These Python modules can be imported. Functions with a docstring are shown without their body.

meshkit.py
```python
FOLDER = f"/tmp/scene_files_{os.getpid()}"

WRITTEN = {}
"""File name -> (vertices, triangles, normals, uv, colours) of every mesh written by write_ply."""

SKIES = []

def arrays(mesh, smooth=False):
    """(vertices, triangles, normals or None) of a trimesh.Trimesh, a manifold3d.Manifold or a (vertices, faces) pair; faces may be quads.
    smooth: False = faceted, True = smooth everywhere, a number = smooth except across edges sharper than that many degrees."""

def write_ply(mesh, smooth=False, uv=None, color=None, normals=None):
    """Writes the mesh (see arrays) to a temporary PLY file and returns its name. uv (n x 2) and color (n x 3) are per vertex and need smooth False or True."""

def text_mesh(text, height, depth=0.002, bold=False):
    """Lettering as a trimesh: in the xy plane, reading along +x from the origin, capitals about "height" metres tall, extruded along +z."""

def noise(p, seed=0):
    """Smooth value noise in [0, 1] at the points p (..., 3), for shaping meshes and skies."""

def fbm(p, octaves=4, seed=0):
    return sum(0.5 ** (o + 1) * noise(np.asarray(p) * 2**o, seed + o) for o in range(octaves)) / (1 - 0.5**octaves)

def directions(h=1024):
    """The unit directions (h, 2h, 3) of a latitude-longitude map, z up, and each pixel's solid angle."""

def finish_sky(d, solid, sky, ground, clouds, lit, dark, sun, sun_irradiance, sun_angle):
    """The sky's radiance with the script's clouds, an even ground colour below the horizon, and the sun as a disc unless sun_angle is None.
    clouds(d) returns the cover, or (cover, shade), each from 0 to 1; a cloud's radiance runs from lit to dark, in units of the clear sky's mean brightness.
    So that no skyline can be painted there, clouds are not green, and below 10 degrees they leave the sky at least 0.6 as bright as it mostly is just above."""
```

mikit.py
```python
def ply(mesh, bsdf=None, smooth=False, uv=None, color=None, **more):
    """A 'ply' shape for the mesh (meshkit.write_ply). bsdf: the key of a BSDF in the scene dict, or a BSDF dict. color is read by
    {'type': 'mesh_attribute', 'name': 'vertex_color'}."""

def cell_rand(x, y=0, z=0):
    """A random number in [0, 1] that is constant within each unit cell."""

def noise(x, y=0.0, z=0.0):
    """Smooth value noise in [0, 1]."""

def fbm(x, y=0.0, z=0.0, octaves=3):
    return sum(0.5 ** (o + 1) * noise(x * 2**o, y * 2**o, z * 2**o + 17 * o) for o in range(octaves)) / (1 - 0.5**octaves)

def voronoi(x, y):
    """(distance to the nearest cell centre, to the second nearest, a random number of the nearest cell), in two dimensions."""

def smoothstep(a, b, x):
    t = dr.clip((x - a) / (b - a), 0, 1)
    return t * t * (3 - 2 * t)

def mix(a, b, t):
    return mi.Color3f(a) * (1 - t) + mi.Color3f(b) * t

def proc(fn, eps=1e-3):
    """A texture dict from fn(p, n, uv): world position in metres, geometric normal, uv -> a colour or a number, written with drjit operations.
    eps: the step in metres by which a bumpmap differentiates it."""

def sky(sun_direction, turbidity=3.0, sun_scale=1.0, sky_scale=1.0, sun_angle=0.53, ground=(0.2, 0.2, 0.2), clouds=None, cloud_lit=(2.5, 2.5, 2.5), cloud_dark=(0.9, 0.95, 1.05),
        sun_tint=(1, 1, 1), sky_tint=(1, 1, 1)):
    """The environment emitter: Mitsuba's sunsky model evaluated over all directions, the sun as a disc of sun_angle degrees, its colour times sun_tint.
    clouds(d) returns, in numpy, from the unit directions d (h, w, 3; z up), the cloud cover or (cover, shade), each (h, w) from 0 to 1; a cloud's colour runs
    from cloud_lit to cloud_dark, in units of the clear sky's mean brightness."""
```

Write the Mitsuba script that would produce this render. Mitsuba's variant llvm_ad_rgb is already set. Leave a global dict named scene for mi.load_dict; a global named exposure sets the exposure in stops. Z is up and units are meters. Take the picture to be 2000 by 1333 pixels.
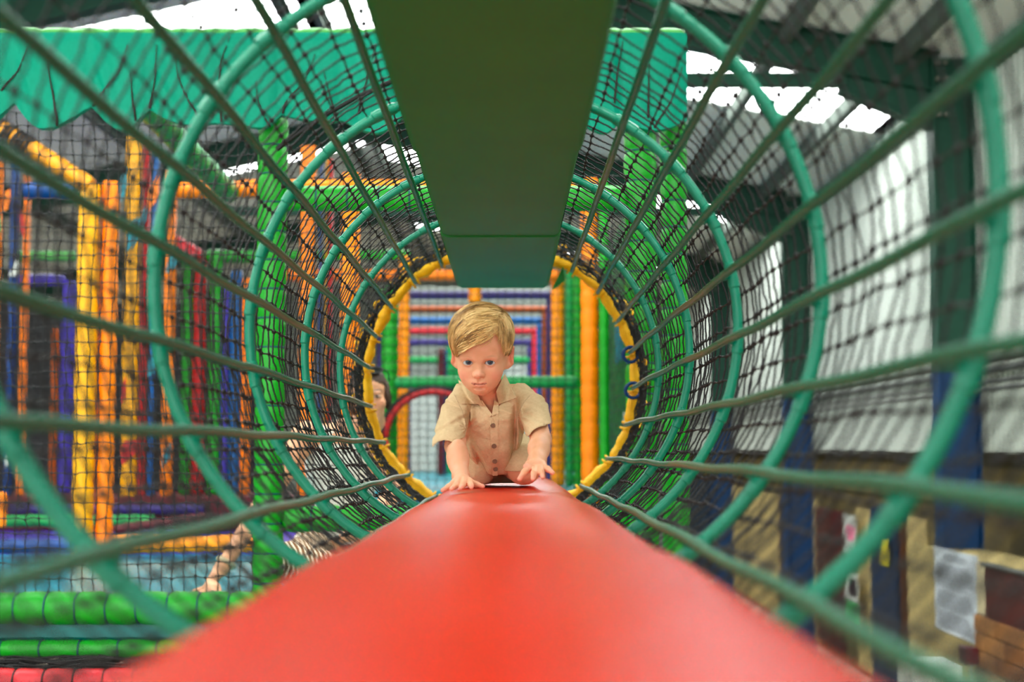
import math, random, numpy as np, trimesh, mitsuba as mi, drjit as dr, mikit, meshkit
from shapely.geometry import Polygon
from scipy import ndimage

# ------------------------------------------------------------------ camera, light, exposure
T = mi.ScalarTransform4f
ZC = 2.1                                   # camera height over the hall floor
F = 2778.0                                 # focal length in pixels of the 2000 px wide frame (50 mm)
PITCH, YAW = math.atan(209.5 / F), math.atan(5 / F)
FW = np.array([math.sin(YAW) * math.cos(PITCH), math.cos(YAW) * math.cos(PITCH), math.sin(PITCH)])
RT = np.array([math.cos(YAW), -math.sin(YAW), 0.0])
UP = np.cross(RT, FW)
EYE = np.array([0, 0, ZC])
scene, labels = {'type': 'scene'}, {}
scene['camera'] = {'type': 'thinlens', 'to_world': T().look_at(origin=EYE.tolist(), target=(EYE + FW).tolist(), up=[0, 0, 1]),
                   'fov': math.degrees(2 * math.atan(1000 / F)), 'fov_axis': 'x', 'aperture_radius': 0.0088, 'focus_distance': 3.5,
                   'near_clip': 0.02, 'far_clip': 200.0}
exposure = 0.72
SKYLIGHT = (8.6, 8.9, 8.7)                # daylight through the translucent roof sheets
FRONT_LIGHT = (5.0, 5.1, 5.2)                   # front light from glowing windows added out of view behind the camera


def srgb(r, g, b):
    return [((c / 255 + 0.055) / 1.055) ** 2.4 if c > 10 else c / 255 / 12.92 for c in (r, g, b)]


def plastic(name, rgb, alpha=0.2, bump=None, ior=1.36):
    b = {'type': 'roughplastic', 'diffuse_reflectance': rgb if isinstance(rgb, dict) else {'type': 'rgb', 'value': srgb(*rgb)}, 'alpha': alpha, 'nonlinear': True, 'int_ior': ior}
    if bump:
        b = {'type': 'bumpmap', 'arbitrary': mikit.proc(bump[0], bump[2]), 'scale': bump[1], 'nested': b}
    scene[name] = {'type': 'twosided', 'nested': b}


def matte(name, rgb):
    scene[name] = {'type': 'twosided', 'nested': {'type': 'diffuse', 'reflectance': rgb if isinstance(rgb, dict) else {'type': 'rgb', 'value': srgb(*rgb)}}}


def lin(c):
    return mi.Color3f(*srgb(*c))


def mottled(a, b, scale):
    return mikit.proc(lambda p, n, uv: mikit.mix(lin(a), lin(b), mikit.fbm(p.x * scale, p.y * scale, p.z * scale)))


plastic('m_lime', (22, 176, 40), 0.22)
plastic('m_lime_light', (110, 200, 110), 0.25)
plastic('m_jade', (26, 176, 92), 0.22)
plastic('m_teal_pad', (0, 120, 118), 0.2)
plastic('m_teal_floor', mottled((20, 150, 165), (50, 170, 180), 3.0), 0.12)
plastic('m_canopy', mottled((0, 152, 122), (0, 170, 140), 2.0), 0.3, ior=1.2)
plastic('m_vein', (58, 30, 30), 0.4)
plastic('m_yellow', (245, 190, 8), 0.22)
plastic('m_gold', (238, 172, 10), 0.25)
plastic('m_orange', (255, 158, 0), 0.22)
plastic('m_amber', (255, 176, 0), 0.22)
plastic('m_rust', (196, 96, 10), 0.25)
plastic('m_red', (205, 28, 34), 0.22)
plastic('m_side', (30, 150, 74), 0.3)
plastic('m_crimson', (215, 50, 62), 0.22)
plastic('m_maroon', (110, 28, 38), 0.3)
plastic('m_blue', (0, 76, 148), 0.22)
plastic('m_sky', (0, 108, 176), 0.22)
plastic('m_cyan', (20, 160, 175), 0.22)
plastic('m_purple', (84, 68, 190), 0.25)
plastic('m_violet', (74, 58, 140), 0.25)
plastic('m_tie', (20, 92, 112), 0.4)
plastic('m_black', (22, 22, 24), 0.4)
plastic('m_white', (225, 228, 222), 0.3)
plastic('m_hoop', (0, 154, 122), 0.16, ior=1.4)
plastic('m_rod', mikit.proc(lambda p, n, uv: mikit.mix(lin((0, 128, 90)), lin((150, 128, 80)), 0.75 * mikit.smoothstep(0.42, 0.7, mikit.fbm(p.x * 14, p.y * 1.6, p.z * 14)) * mikit.smoothstep(1.5, 3.4, p.y))), 0.22)
plastic('m_cord', (26, 25, 27), 0.35)
plastic('m_cord_thin', (52, 56, 54), 0.45)
plastic('m_webbing', mottled((255, 220, 0), (252, 200, 0), 9.0), 0.35)
plastic('m_beam', mikit.proc(lambda p, n, uv: mikit.mix(lin((228, 40, 20)), lin((240, 58, 30)), mikit.fbm(p.x * 6, p.y * 1.2, p.z * 6))), 0.15,
        bump=(lambda p, n, uv: mikit.fbm(p.x * 16, p.y * 4, p.z * 16), 0.0010, 2e-3), ior=1.36)
plastic('m_pad_green', mottled((34, 132, 50), (42, 146, 58), 5.0), 0.4, ior=1.3)
plastic('m_pad_side', (40, 150, 70), 0.35)
plastic('m_steel_green', (22, 92, 70), 0.35)
plastic('m_steel_blue', (6, 72, 126), 0.35)
plastic('m_bolt', (140, 140, 130), 0.35)
matte('m_purlin', (96, 104, 98))
matte('m_roof', mottled((218, 220, 214), (230, 232, 226), 1.2))
matte('m_cladding', mottled((186, 194, 186), (204, 210, 202), 0.8))
matte('m_plaster', (150, 156, 148))
matte('m_hall_floor', mottled((150, 140, 124), (168, 156, 140), 2.0))
matte('m_tan', mottled((176, 156, 104), (196, 176, 124), 1.5))
matte('m_shade_brown', mottled((92, 82, 56), (112, 100, 70), 2.0))  # brown kept dark to paint in the shade below the cladding
plastic('m_maroon_board', mottled((98, 44, 44), (122, 58, 56), 3.0), 0.4)
matte('m_mortar', (120, 100, 82))
for i, c in enumerate(((150, 104, 68), (164, 116, 76), (136, 92, 62))):
    matte('m_brick_%d' % i, c)
plastic('m_navy', (6, 54, 96), 0.35)
plastic('m_brownwood', (112, 70, 44), 0.4)
plastic('m_conduit', (104, 106, 102), 0.3)
matte('m_paper', (214, 222, 232))
matte('m_ink', (126, 128, 140))
matte('m_poster_pink', (226, 130, 158))
matte('m_poster_green', (46, 168, 84))
matte('m_poster_dark', (58, 48, 52))
matte('m_label_yellow', (205, 190, 50))
matte('m_cream', (206, 192, 158))
plastic('m_windowframe', (70, 74, 70), 0.35)

# ------------------------------------------------------------------ helpers
rng = np.random.default_rng(7)
used = {}


def at(px, py, Y, up=ZC):
    """The point at distance Y along the hall that lies behind pixel (px, py) of the photograph."""
    d = FW + RT * ((px - 1000) / F) + UP * ((666.5 - py) / F)
    p = d * (Y / d[1])
    return np.array([p[0], p[1], p[2] + up])


def X(px, Y):
    return at(px, 876, Y)[0]


def Z(py, Y):
    return at(1000, py, Y)[2]


def key(name, parent=None):
    k = name if parent is None else parent + '__' + name
    if k not in used:
        used[k] = 0
        return k
    used[k] += 1
    return '%s_%03d' % (k, used[k])


def put(name, mesh, mat, parent=None, smooth=35, label=None, cat=None, group=None, kind=None, **kw):
    k = key(name, parent)
    scene[k] = mesh if isinstance(mesh, dict) else mikit.ply(mesh, mat, smooth=smooth, **kw)
    tag(k, label, cat, group, kind)
    return k


def tag(k, label=None, cat=None, group=None, kind=None):
    d = {a: b for a, b in (('label', label), ('category', cat), ('group', group), ('kind', kind)) if b}
    if d:
        labels[k] = {**labels.get(k, {}), **d}


def thing(name, label, cat, group=None):
    k = key(name)
    tag(k, label, cat, group)
    return k


def cat_meshes(ms):
    ms = [m if isinstance(m, trimesh.Trimesh) else trimesh.Trimesh(*m, process=False) for m in ms]
    return trimesh.util.concatenate(ms)


def tubes(P, r, sides=6, closed=False, caps=True):
    """N tubes along the paths P (N, K, 3); r a number or (N, K)."""
    P = np.asarray(P, float)
    P = P[None] if P.ndim == 2 else P
    N, K = P.shape[:2]
    t = (np.roll(P, -1, 1) - np.roll(P, 1, 1)) if closed else np.gradient(P, axis=1)
    t /= np.linalg.norm(t, axis=2, keepdims=True) + 1e-12
    m = t.mean(1)
    ref = np.where(np.abs(m[:, 2:3]) < 0.85 * (np.linalg.norm(m, axis=1, keepdims=True) + 1e-9), [[0, 0, 1.0]], [[0, 1.0, 0]])
    if closed:
        ref = np.tile([[0, 1.0, 0]], (N, 1))
    a = np.cross(t, ref[:, None])
    a /= np.linalg.norm(a, axis=2, keepdims=True) + 1e-12
    b = np.cross(t, a)
    R = np.broadcast_to(np.asarray(r, float), (N, K))[..., None, None]
    g = np.arange(sides) * 2 * np.pi / sides
    V = P[:, :, None] + R * (np.cos(g)[:, None] * a[:, :, None] + np.sin(g)[:, None] * b[:, :, None])
    kk = K if closed else K - 1
    n, i, j = np.meshgrid(np.arange(N), np.arange(kk), np.arange(sides), indexing='ij')
    i2, j2 = (i + 1) % K, (j + 1) % sides
    ix = lambda i, j: n * K * sides + i * sides + j
    q = np.stack([ix(i, j), ix(i, j2), ix(i2, j2), ix(i2, j)], -1).reshape(-1, 4)
    V, Fc = V.reshape(-1, 3), [q[:, [0, 1, 2]], q[:, [0, 2, 3]]]
    if caps and not closed:
        c0, c1 = len(V) + np.arange(N), len(V) + N + np.arange(N)
        V = np.vstack([V, P[:, 0], P[:, -1]])
        jj = np.arange(sides)
        for nn in range(N):
            s, e = nn * K * sides, (nn * K + K - 1) * sides
            Fc.append(np.stack([np.full(sides, c0[nn]), s + (jj + 1) % sides, s + jj], -1))
            Fc.append(np.stack([np.full(sides, c1[nn]), e + jj, e + (jj + 1) % sides], -1))
    return trimesh.Trimesh(V, np.vstack(Fc), process=False)


def box(x0, x1, y0, y1, z0, z1):
    m = trimesh.creation.box((x1 - x0, y1 - y0, z1 - z0))
    m.apply_translation(((x0 + x1) / 2, (y0 + y1) / 2, (z0 + z1) / 2))
    return m


def rbox(x0, x1, y0, y1, z0, z1, c=0.006):
    """A box with chamfered edges."""
    lo, hi = np.array([x0, y0, z0]), np.array([x1, y1, z1])
    pts = []
    for s in np.ndindex(2, 2, 2):
        p = np.where(np.array(s) == 1, hi, lo)
        d = np.where(np.array(s) == 1, -c, c)
        for k in range(3):
            q = p + d
            q[k] = p[k]
            pts.append(q)
    return trimesh.convex.convex_hull(np.array(pts))


def prism_px(pts, Y, depth, back=0.0):
    """A flat shape given as outline in photo pixels, standing upright at the distance Y, 'depth' thick."""
    p = np.array([at(a, b, Y) for a, b in pts])[:, [0, 2]]
    pg = Polygon(p)
    m = trimesh.creation.extrude_polygon(pg if pg.is_valid else pg.buffer(0), depth, engine='earcut')
    v = m.vertices.copy()
    m.vertices = np.stack([v[:, 0], Y - back - v[:, 2], v[:, 1]], 1)
    m.invert()
    return m


def balls(C, r, sub=1):
    s = trimesh.creation.icosphere(subdivisions=sub, radius=1.0)
    C, r = np.asarray(C), np.broadcast_to(r, (len(C),))
    V = (C[:, None] + r[:, None, None] * s.vertices[None]).reshape(-1, 3)
    f = (s.faces[None] + (np.arange(len(C)) * len(s.vertices))[:, None, None]).reshape(-1, 3)
    return trimesh.Trimesh(V, f, process=False)


def frame_of(d):
    d = d / np.linalg.norm(d)
    a = np.cross(d, [0, 0, 1.0] if abs(d[2]) < 0.9 else [0, 1.0, 0])
    a /= np.linalg.norm(a)
    return d, a, np.cross(d, a)


def padded(name, p0, p1, r, mat, label, cat, group=None, pitch=0.105, ties=None, gather=0.13, sides=20, bend=None, parent=None):
    """A foam-padded steel tube in a gathered vinyl sleeve; with ties given, a strap round every pinch is a part of its own."""
    p0, p1 = np.asarray(p0, float), np.asarray(p1, float)
    L = np.linalg.norm(p1 - p0)
    d, a, b = frame_of(p1 - p0)
    n = max(1, int(round(L / pitch)))
    per = 10 if ties else 6
    s = np.linspace(0, 1, n * per + 1)
    u = s * n - np.round(s * n)                        # distance to the nearest pinch, in pitches
    seed = rng.uniform(0, 100)
    g = np.linspace(0, 2 * np.pi, sides, endpoint=False)
    prof = 1 - gather * np.exp(-(np.abs(u) / 0.10) ** 1.4)
    wr = 0.025 * np.sin(g[None] * 7 + seed + 3 * np.round(s * n)[:, None] * 1.7) * np.exp(-(np.abs(u) / 0.28) ** 2)[:, None]
    wob = 0.05 * (meshkit.noise(np.stack(np.broadcast_arrays(s[:, None] * n * 1.3 + seed, np.cos(g)[None] * 1.2, np.sin(g)[None] * 1.2), -1)) - 0.5)
    R = r * (prof[:, None] + wr + wob)
    cpos = p0 + s[:, None] * (p1 - p0)
    V = cpos[:, None] + R[..., None] * (np.cos(g)[None, :, None] * a + np.sin(g)[None, :, None] * b)
    K = len(s)
    i, j = np.meshgrid(np.arange(K - 1), np.arange(sides), indexing='ij')
    q = np.stack([i * sides + j, i * sides + (j + 1) % sides, (i + 1) * sides + (j + 1) % sides, (i + 1) * sides + j], -1).reshape(-1, 4)
    V = np.vstack([V.reshape(-1, 3), p0, p1])
    jj = np.arange(sides)
    e = (K - 1) * sides
    f = np.vstack([q[:, [0, 1, 2]], q[:, [0, 2, 3]], np.stack([jj * 0 + len(V) - 2, (jj + 1) % sides, jj], -1), np.stack([jj * 0 + len(V) - 1, e + jj, e + (jj + 1) % sides], -1)])
    m = trimesh.Trimesh(V, f, process=False)
    if parent:
        return put(name, m, mat, parent, smooth=True)
    if not ties:
        return put(name, m, mat, None, True, label, cat, group)
    k = thing(name, label, cat, group)
    put('sleeve', m, mat, k, True)
    for q in range(1, n):
        c = p0 + (p1 - p0) * q / n
        gg = np.linspace(0, 2 * np.pi, 16, endpoint=False)
        ring = c + r * (1 - gather + 0.03) * (np.cos(gg)[:, None] * a + np.sin(gg)[:, None] * b)
        put('cable_tie', ring_tube(ring, d, 0.0035), ties, k, True)
    return k


def ring_tube(ring, axis, r, sides=5):
    n = len(ring)
    c = ring.mean(0)
    out = ring - c
    out /= np.linalg.norm(out, axis=1, keepdims=True)
    g = np.arange(sides) * 2 * np.pi / sides
    V = ring[:, None] + r * (np.cos(g)[None, :, None] * out[:, None] + np.sin(g)[None, :, None] * axis)
    i, j = np.meshgrid(np.arange(n), np.arange(sides), indexing='ij')
    q = np.stack([i * sides + j, ((i + 1) % n) * sides + j, ((i + 1) % n) * sides + (j + 1) % sides, i * sides + (j + 1) % sides], -1).reshape(-1, 4)
    m = trimesh.Trimesh(V.reshape(-1, 3), np.vstack([q[:, [0, 1, 2]], q[:, [0, 2, 3]]]), process=False)
    return m


def net_panel(name, O, U, V, nu, nv, label, mat='m_cord', r=0.0021, knot=0.0056, hole=None, wave=0.006, n_dir=(0, 1, 0), sub=2, group=None):
    """A knotted square-mesh net spanned over O + u U + v V with nu x nv cells; hole(p) True where the net is cut out."""
    O, U, V = map(lambda q: np.asarray(q, float), (O, U, V))
    iu, iv = np.meshgrid(np.arange(nu + 1), np.arange(nv + 1), indexing='ij')
    P = O + U * (iu / nu)[..., None] + V * (iv / nv)[..., None]
    sd = rng.uniform(0, 50)
    w = lambda k: meshkit.fbm(P * 1.6 + sd + 9 * k, 2) - 0.5
    jit = rng.normal(0, 0.0022, P.shape)
    P = P + np.stack([w(0), w(1) * 0.8, w(2)], -1) * wave * 6 + jit
    keep = np.ones(P.shape[:2], bool) if hole is None else ~hole(P)
    segs = []
    for A, B, k in ((P[:-1], P[1:], keep[:-1] & keep[1:]), (P[:, :-1], P[:, 1:], keep[:, :-1] & keep[:, 1:])):
        A, B = A[k], B[k]
        mid = (A + B) / 2 + rng.normal(0, 0.002, A.shape)
        segs.append(np.stack([A, mid, B], 1))
    S = np.concatenate(segs)
    k = thing(name, label, 'net', group)
    put('cord', tubes(S, r, 4, caps=False), mat, k, True, kind='stuff')
    put('knot', balls(P[keep] + rng.normal(0, 0.0008, P[keep].shape), rng.uniform(0.8, 1.15, keep.sum()) * knot, 1), mat, k, True, kind='stuff')
    return k


# ------------------------------------------------------------------ the hall
WX, WL, Y0, Y1 = 3.14, -8.0, -7.0, 27.0
EAVE, PITCHR, PITCHL, RIDGE = ZC + 2.62, 0.187, 0.22, -1.57


def roof_z(x):
    return EAVE + PITCHR * min(WX - x, WX - RIDGE) - PITCHL * max(0.0, RIDGE - x)


put('floor', box(WL, WX + 0.5, Y0, Y1, -0.2, 0.0), 'm_hall_floor', smooth=False, kind='structure')
put('wall_left', box(WL - 0.2, WL, Y0, Y1, 0, 6.5), 'm_plaster', smooth=False, kind='structure')
put('wall_back', box(WL, WX + 0.5, Y1, Y1 + 0.2, 0, 6.5), 'm_plaster', smooth=False, kind='structure')
put('wall_front', cat_meshes([box(WL, WX + 0.5, Y0 - 0.2, Y0, 0, 1.0), box(WL, WX + 0.5, Y0 - 0.2, Y0, 3.9, 6.5)] +
    [box(a, b, Y0 - 0.2, Y0, 1.0, 3.9) for a, b in ((WL, -7.3), (-4.7, -4.0), (-1.1, -0.4), (2.5, WX + 0.5))]), 'm_plaster', smooth=False, kind='structure')
for a, b in ((-7.3, -4.7), (-4.0, -1.1), (-0.4, 2.5)):  # unseen end-wall windows, added to light the scene from the front
    m = trimesh.Trimesh([[a, Y0 - 0.1, 1.0], [b, Y0 - 0.1, 1.0], [b, Y0 - 0.1, 3.9], [a, Y0 - 0.1, 3.9]], [[0, 2, 1], [0, 3, 2]], process=False)
    w = put('window', {**mikit.ply(m, 'm_white'), 'emitter': {'type': 'area', 'radiance': {'type': 'rgb', 'value': list(FRONT_LIGHT)}}}, None, kind='structure')
    put('mullion', cat_meshes([box((a + b) / 2 - 0.03, (a + b) / 2 + 0.03, Y0 - 0.08, Y0, 1.0, 3.9), box(a, b, Y0 - 0.08, Y0, 2.4, 2.46)]), 'm_windowframe', w, False)

# roof: corrugated sheets between strips of translucent rooflight
strips = [(y, y + 1.3) for y in (20.9, 15.7, 10.45, 5.2, 0.0, -5.2)]
edges = sorted([Y0 - 0.2] + [e for s in strips for e in s] + [Y1 + 0.2])
sheets = []
for a, b in zip(edges[:-1], edges[1:]):
    if (a, b) in strips:
        continue
    n = max(2, int((b - a) / 0.075)) * 2
    ys = np.linspace(a, b, n + 1)
    dz = np.where(np.arange(n + 1) % 2 == 0, 0, 0.03)
    for x0, x1 in ((WX + 0.3, RIDGE), (RIDGE, WL - 0.2)):
        v = np.concatenate([np.stack([np.full(n + 1, x), ys, roof_z(x) + dz], 1) for x in (x0, x1)])
        i = np.arange(n)
        sheets.append((v, np.vstack([np.stack([i, i + 1, i + n + 2], 1), np.stack([i, i + n + 2, i + n + 1], 1)])))
for a, b in strips:
    if a > 8:
        x0 = -4.6 if a < 12 else -3.3
        sheets.append(([[x, y, roof_z(x) + 0.01] for x, y in ((x0, a), (WL, a), (WL, b), (x0, b))], [[0, 1, 2], [0, 2, 3]]))
        if a > 12:
            sheets.append(([[x, y, roof_z(x) + 0.01] for x, y in ((RIDGE, a + 0.5), (x0, a + 0.5), (x0, b), (RIDGE, b))], [[0, 1, 2], [0, 2, 3]]))
put('ceiling', cat_meshes(sheets), 'm_roof', smooth=False, kind='structure')
for a, b in strips:
    for x0, x1 in ((WX - 0.1, RIDGE + 0.1), (RIDGE - 0.1, WL if a < 8 else -4.6 if a < 12 else -3.3)):
        bb = a + 0.5 if a > 12 and x0 < 0 else b
        v = [[x, y, roof_z(x) + 0.01] for x, y in ((x0, a), (x1, a), (x1, bb), (x0, bb))]
        m = trimesh.Trimesh(v, [[0, 1, 2], [0, 2, 3]], process=False)
        if m.face_normals[0, 2] > 0:
            m.invert()
        put('window', {**mikit.ply(m, 'm_white'), 'emitter': {'type': 'area', 'radiance': {'type': 'rgb', 'value': list(SKYLIGHT)}}}, None, kind='structure')
for x in (2.62, 1.86, 0.6, -0.6, -1.5, -1.75, -3.7, -5.2, -6.7):
    z = roof_z(x) - 0.02
    m = cat_meshes([box(x - 0.03, x + 0.03, Y0, Y1, z - 0.12, z - 0.10), box(x - 0.035, x - 0.02, Y0, Y1, z - 0.11, z), box(x - 0.03, x + 0.03, Y0, Y1, z - 0.012, z)])
    put('purlin', m, 'm_purlin', 'ceiling', smooth=False)

# portal frames
def ibeam(p0, p1, depth, flange, web_dir, t=0.014):
    """An I-section from p0 to p1; web_dir is the direction of the depth."""
    d = (p1 - p0) / np.linalg.norm(p1 - p0)
    w = web_dir - d * (web_dir @ d)
    w /= np.linalg.norm(w)
    s = np.cross(d, w)
    out = []
    for cw, hw, hs in ((depth / 2 - t / 2, t / 2, flange / 2), (-depth / 2 + t / 2, t / 2, flange / 2), (0, depth / 2 - t, t / 2)):
        pts = [p + w * (cw + a * hw) + s * b * hs for p in (p0, p1) for a in (-1, 1) for b in (-1, 1)]
        out.append(trimesh.convex.convex_hull(np.array(pts)))
    return cat_meshes(out)


for n, y in enumerate((9.42, 14.65, 19.9)):
    lab = ('nearest', 'second', 'farthest')[n]
    cx = 2.96
    zt, zb = roof_z(cx) - 0.03, ZC + 0.50
    k = thing('steel_column', '%s steel column on the right wall, green above and blue below' % lab, 'column')
    put('upper_shaft', ibeam(np.array([cx, y, zb]), np.array([cx, y, zt]), 0.27, 0.15, np.array([1.0, 0, 0])), 'm_steel_green', k, False, label='green painted upper shaft')
    put('lower_shaft', ibeam(np.array([cx, y, 0]), np.array([cx, y, zb]), 0.275, 0.155, np.array([1.0, 0, 0])), 'm_steel_blue', k, False, label='blue painted lower shaft')
    put('base_plate', rbox(cx - 0.19, cx + 0.17, y - 0.15, y + 0.15, 0, 0.02), 'm_steel_blue', k, False)
    k = thing('steel_rafter', '%s dark green steel roof rafter with a haunch on its column' % lab, 'rafter')
    a = np.array([cx - 0.1, y, roof_z(cx - 0.1) - 0.15])
    b = np.array([RIDGE, y, roof_z(RIDGE) - 0.15])
    put('beam', ibeam(a, b, 0.27, 0.15, np.array([0, 0, 1.0])), 'm_steel_green', k, False)
    c = np.array([WL + 0.1, y, roof_z(WL + 0.1) - 0.15])
    put('beam', ibeam(b, c, 0.27, 0.15, np.array([0, 0, 1.0])), 'm_steel_green', k, False)
    h = np.array([[cx - 0.13, 0, a[2] - 0.10], [cx - 0.13, 0, a[2] - 0.37], [cx - 0.75, 0, a[2] - 0.12], [cx - 0.75, 0, a[2] + 0.02]])
    hm = trimesh.convex.convex_hull(np.vstack([h + [0, y - 0.007, 0], h + [0, y + 0.007, 0]]))
    fl = trimesh.convex.convex_hull(np.vstack([h[1:3] + [0, y + s, dz] for s in (-0.07, 0.07) for dz in (0, -0.014)]))
    put('haunch', cat_meshes([hm, fl]), 'm_steel_green', k, False)
    for zz in (0.05, -0.06, -0.2, -0.3):
        for dx in (-0.16, -0.11):
            bolt = trimesh.creation.cylinder(0.016, 0.03, sections=6)
            bolt.apply_transform(trimesh.transformations.rotation_matrix(math.pi / 2, [1, 0, 0]))
            bolt.apply_translation((cx + dx + 0.06, y - 0.085, a[2] + zz))
            put('bolt', bolt, 'm_bolt', k, False)
    tz = Z(157, 9.42) if n == 0 else Z(157, 9.42) - 0.02
    put('tie_beam', box(-3.0, cx - 0.7, y - 0.04, y + 0.04, tz - 0.045, tz + 0.045), 'm_steel_green', k, False)

# right wall: corrugated cladding above, boards and bricks below
def corrugated(y0, y1, z0, z1, x):
    n = int((y1 - y0) / 0.1) * 4
    ys = np.linspace(y0, y1, n + 1)
    dx = np.array([0, 0, 0.035, 0.035])[np.arange(n + 1) % 4]
    v = np.concatenate([np.stack([x + dx, ys, np.full(n + 1, z)], 1) for z in (z0, z1)])
    i = np.arange(n)
    return trimesh.Trimesh(v, np.vstack([np.stack([i, i + n + 2, i + 1], 1), np.stack([i, i + n + 1, i + n + 2], 1)]), process=False)


put('wall_right', cat_meshes([box(WX + 0.15, WX + 0.35, Y0, Y1, 0, EAVE + 0.1)]), 'm_shade_brown', smooth=False, kind='structure')
for y in np.arange(Y0, Y1, 2.6):
    put('cladding_panel', corrugated(y, min(y + 2.6, Y1), ZC - 0.03, EAVE + 0.05, WX), 'm_cladding', 'wall_right', False, label='white corrugated sheet')
put('eaves_trim', rbox(WX - 0.05, WX + 0.02, Y0, Y1, EAVE - 0.16, EAVE - 0.06), 'm_purlin', 'wall_right', False)
for i, (z, r) in enumerate(((0.50, 0.022), (0.575, 0.035), (0.42, 0.015), (0.37, 0.015))):
    k = put('conduit', tubes([[WX - 0.06 - 0.02 * i, y, ZC + z] for y in np.arange(Y0, Y1, 0.8)], r, 8), 'm_conduit', None, True,
            ('upper slim grey conduit along the white cladding', 'thickest grey pipe running along the white cladding, topmost of the run', 'thin grey conduit third from the top on the white cladding', 'lowest thin grey conduit along the white cladding')[i], 'pipe')
# lower wall, seen between the columns: boards, panels, posts
def wall_panel(name, pa, pb, z0, z1, mat, parent='wall_right', proud=0.02, label=None, cat=None, x=WX + 0.15):
    """A board on the lower wall between the two photo columns pa < pb."""
    ya, yb = x * F / (pb - 995), x * F / (pa - 995)
    return put(name, rbox(x - proud, x, ya, yb, ZC + z0, ZC + z1, 0.004), mat, parent, False, label, cat)


for pa, pb in ((1395, 1440), (1440, 1528), (1570, 1597), (1672, 1717), (1770, 1808)):
    wall_panel('wall_board', pa, pb, -2.05, -0.55, 'm_tan', label='pale tan board')
wall_panel('maroon_panel', 1597, 1645, -2.0, -0.62, 'm_maroon_board', proud=0.05, label='maroon board')
PXW = 2.70
put('partition', rbox(PXW, WX - 0.01, 6.6, 9.66, 0, ZC - 0.662, 0.004), 'm_tan', None, False, 'low tan partition with brickwork and a printed notice in front of the blue column', 'partition')
for pa, pb in ((1774, 1816), (1818, 1904)):
    wall_panel('board', pa, pb, -2.05, -0.63, 'm_tan', 'partition', 0.006, x=PXW)
wall_panel('timber_strip', 1527, 1538, -2.05, -0.55, 'm_brownwood', proud=0.06, label='brown timber strip')
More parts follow.
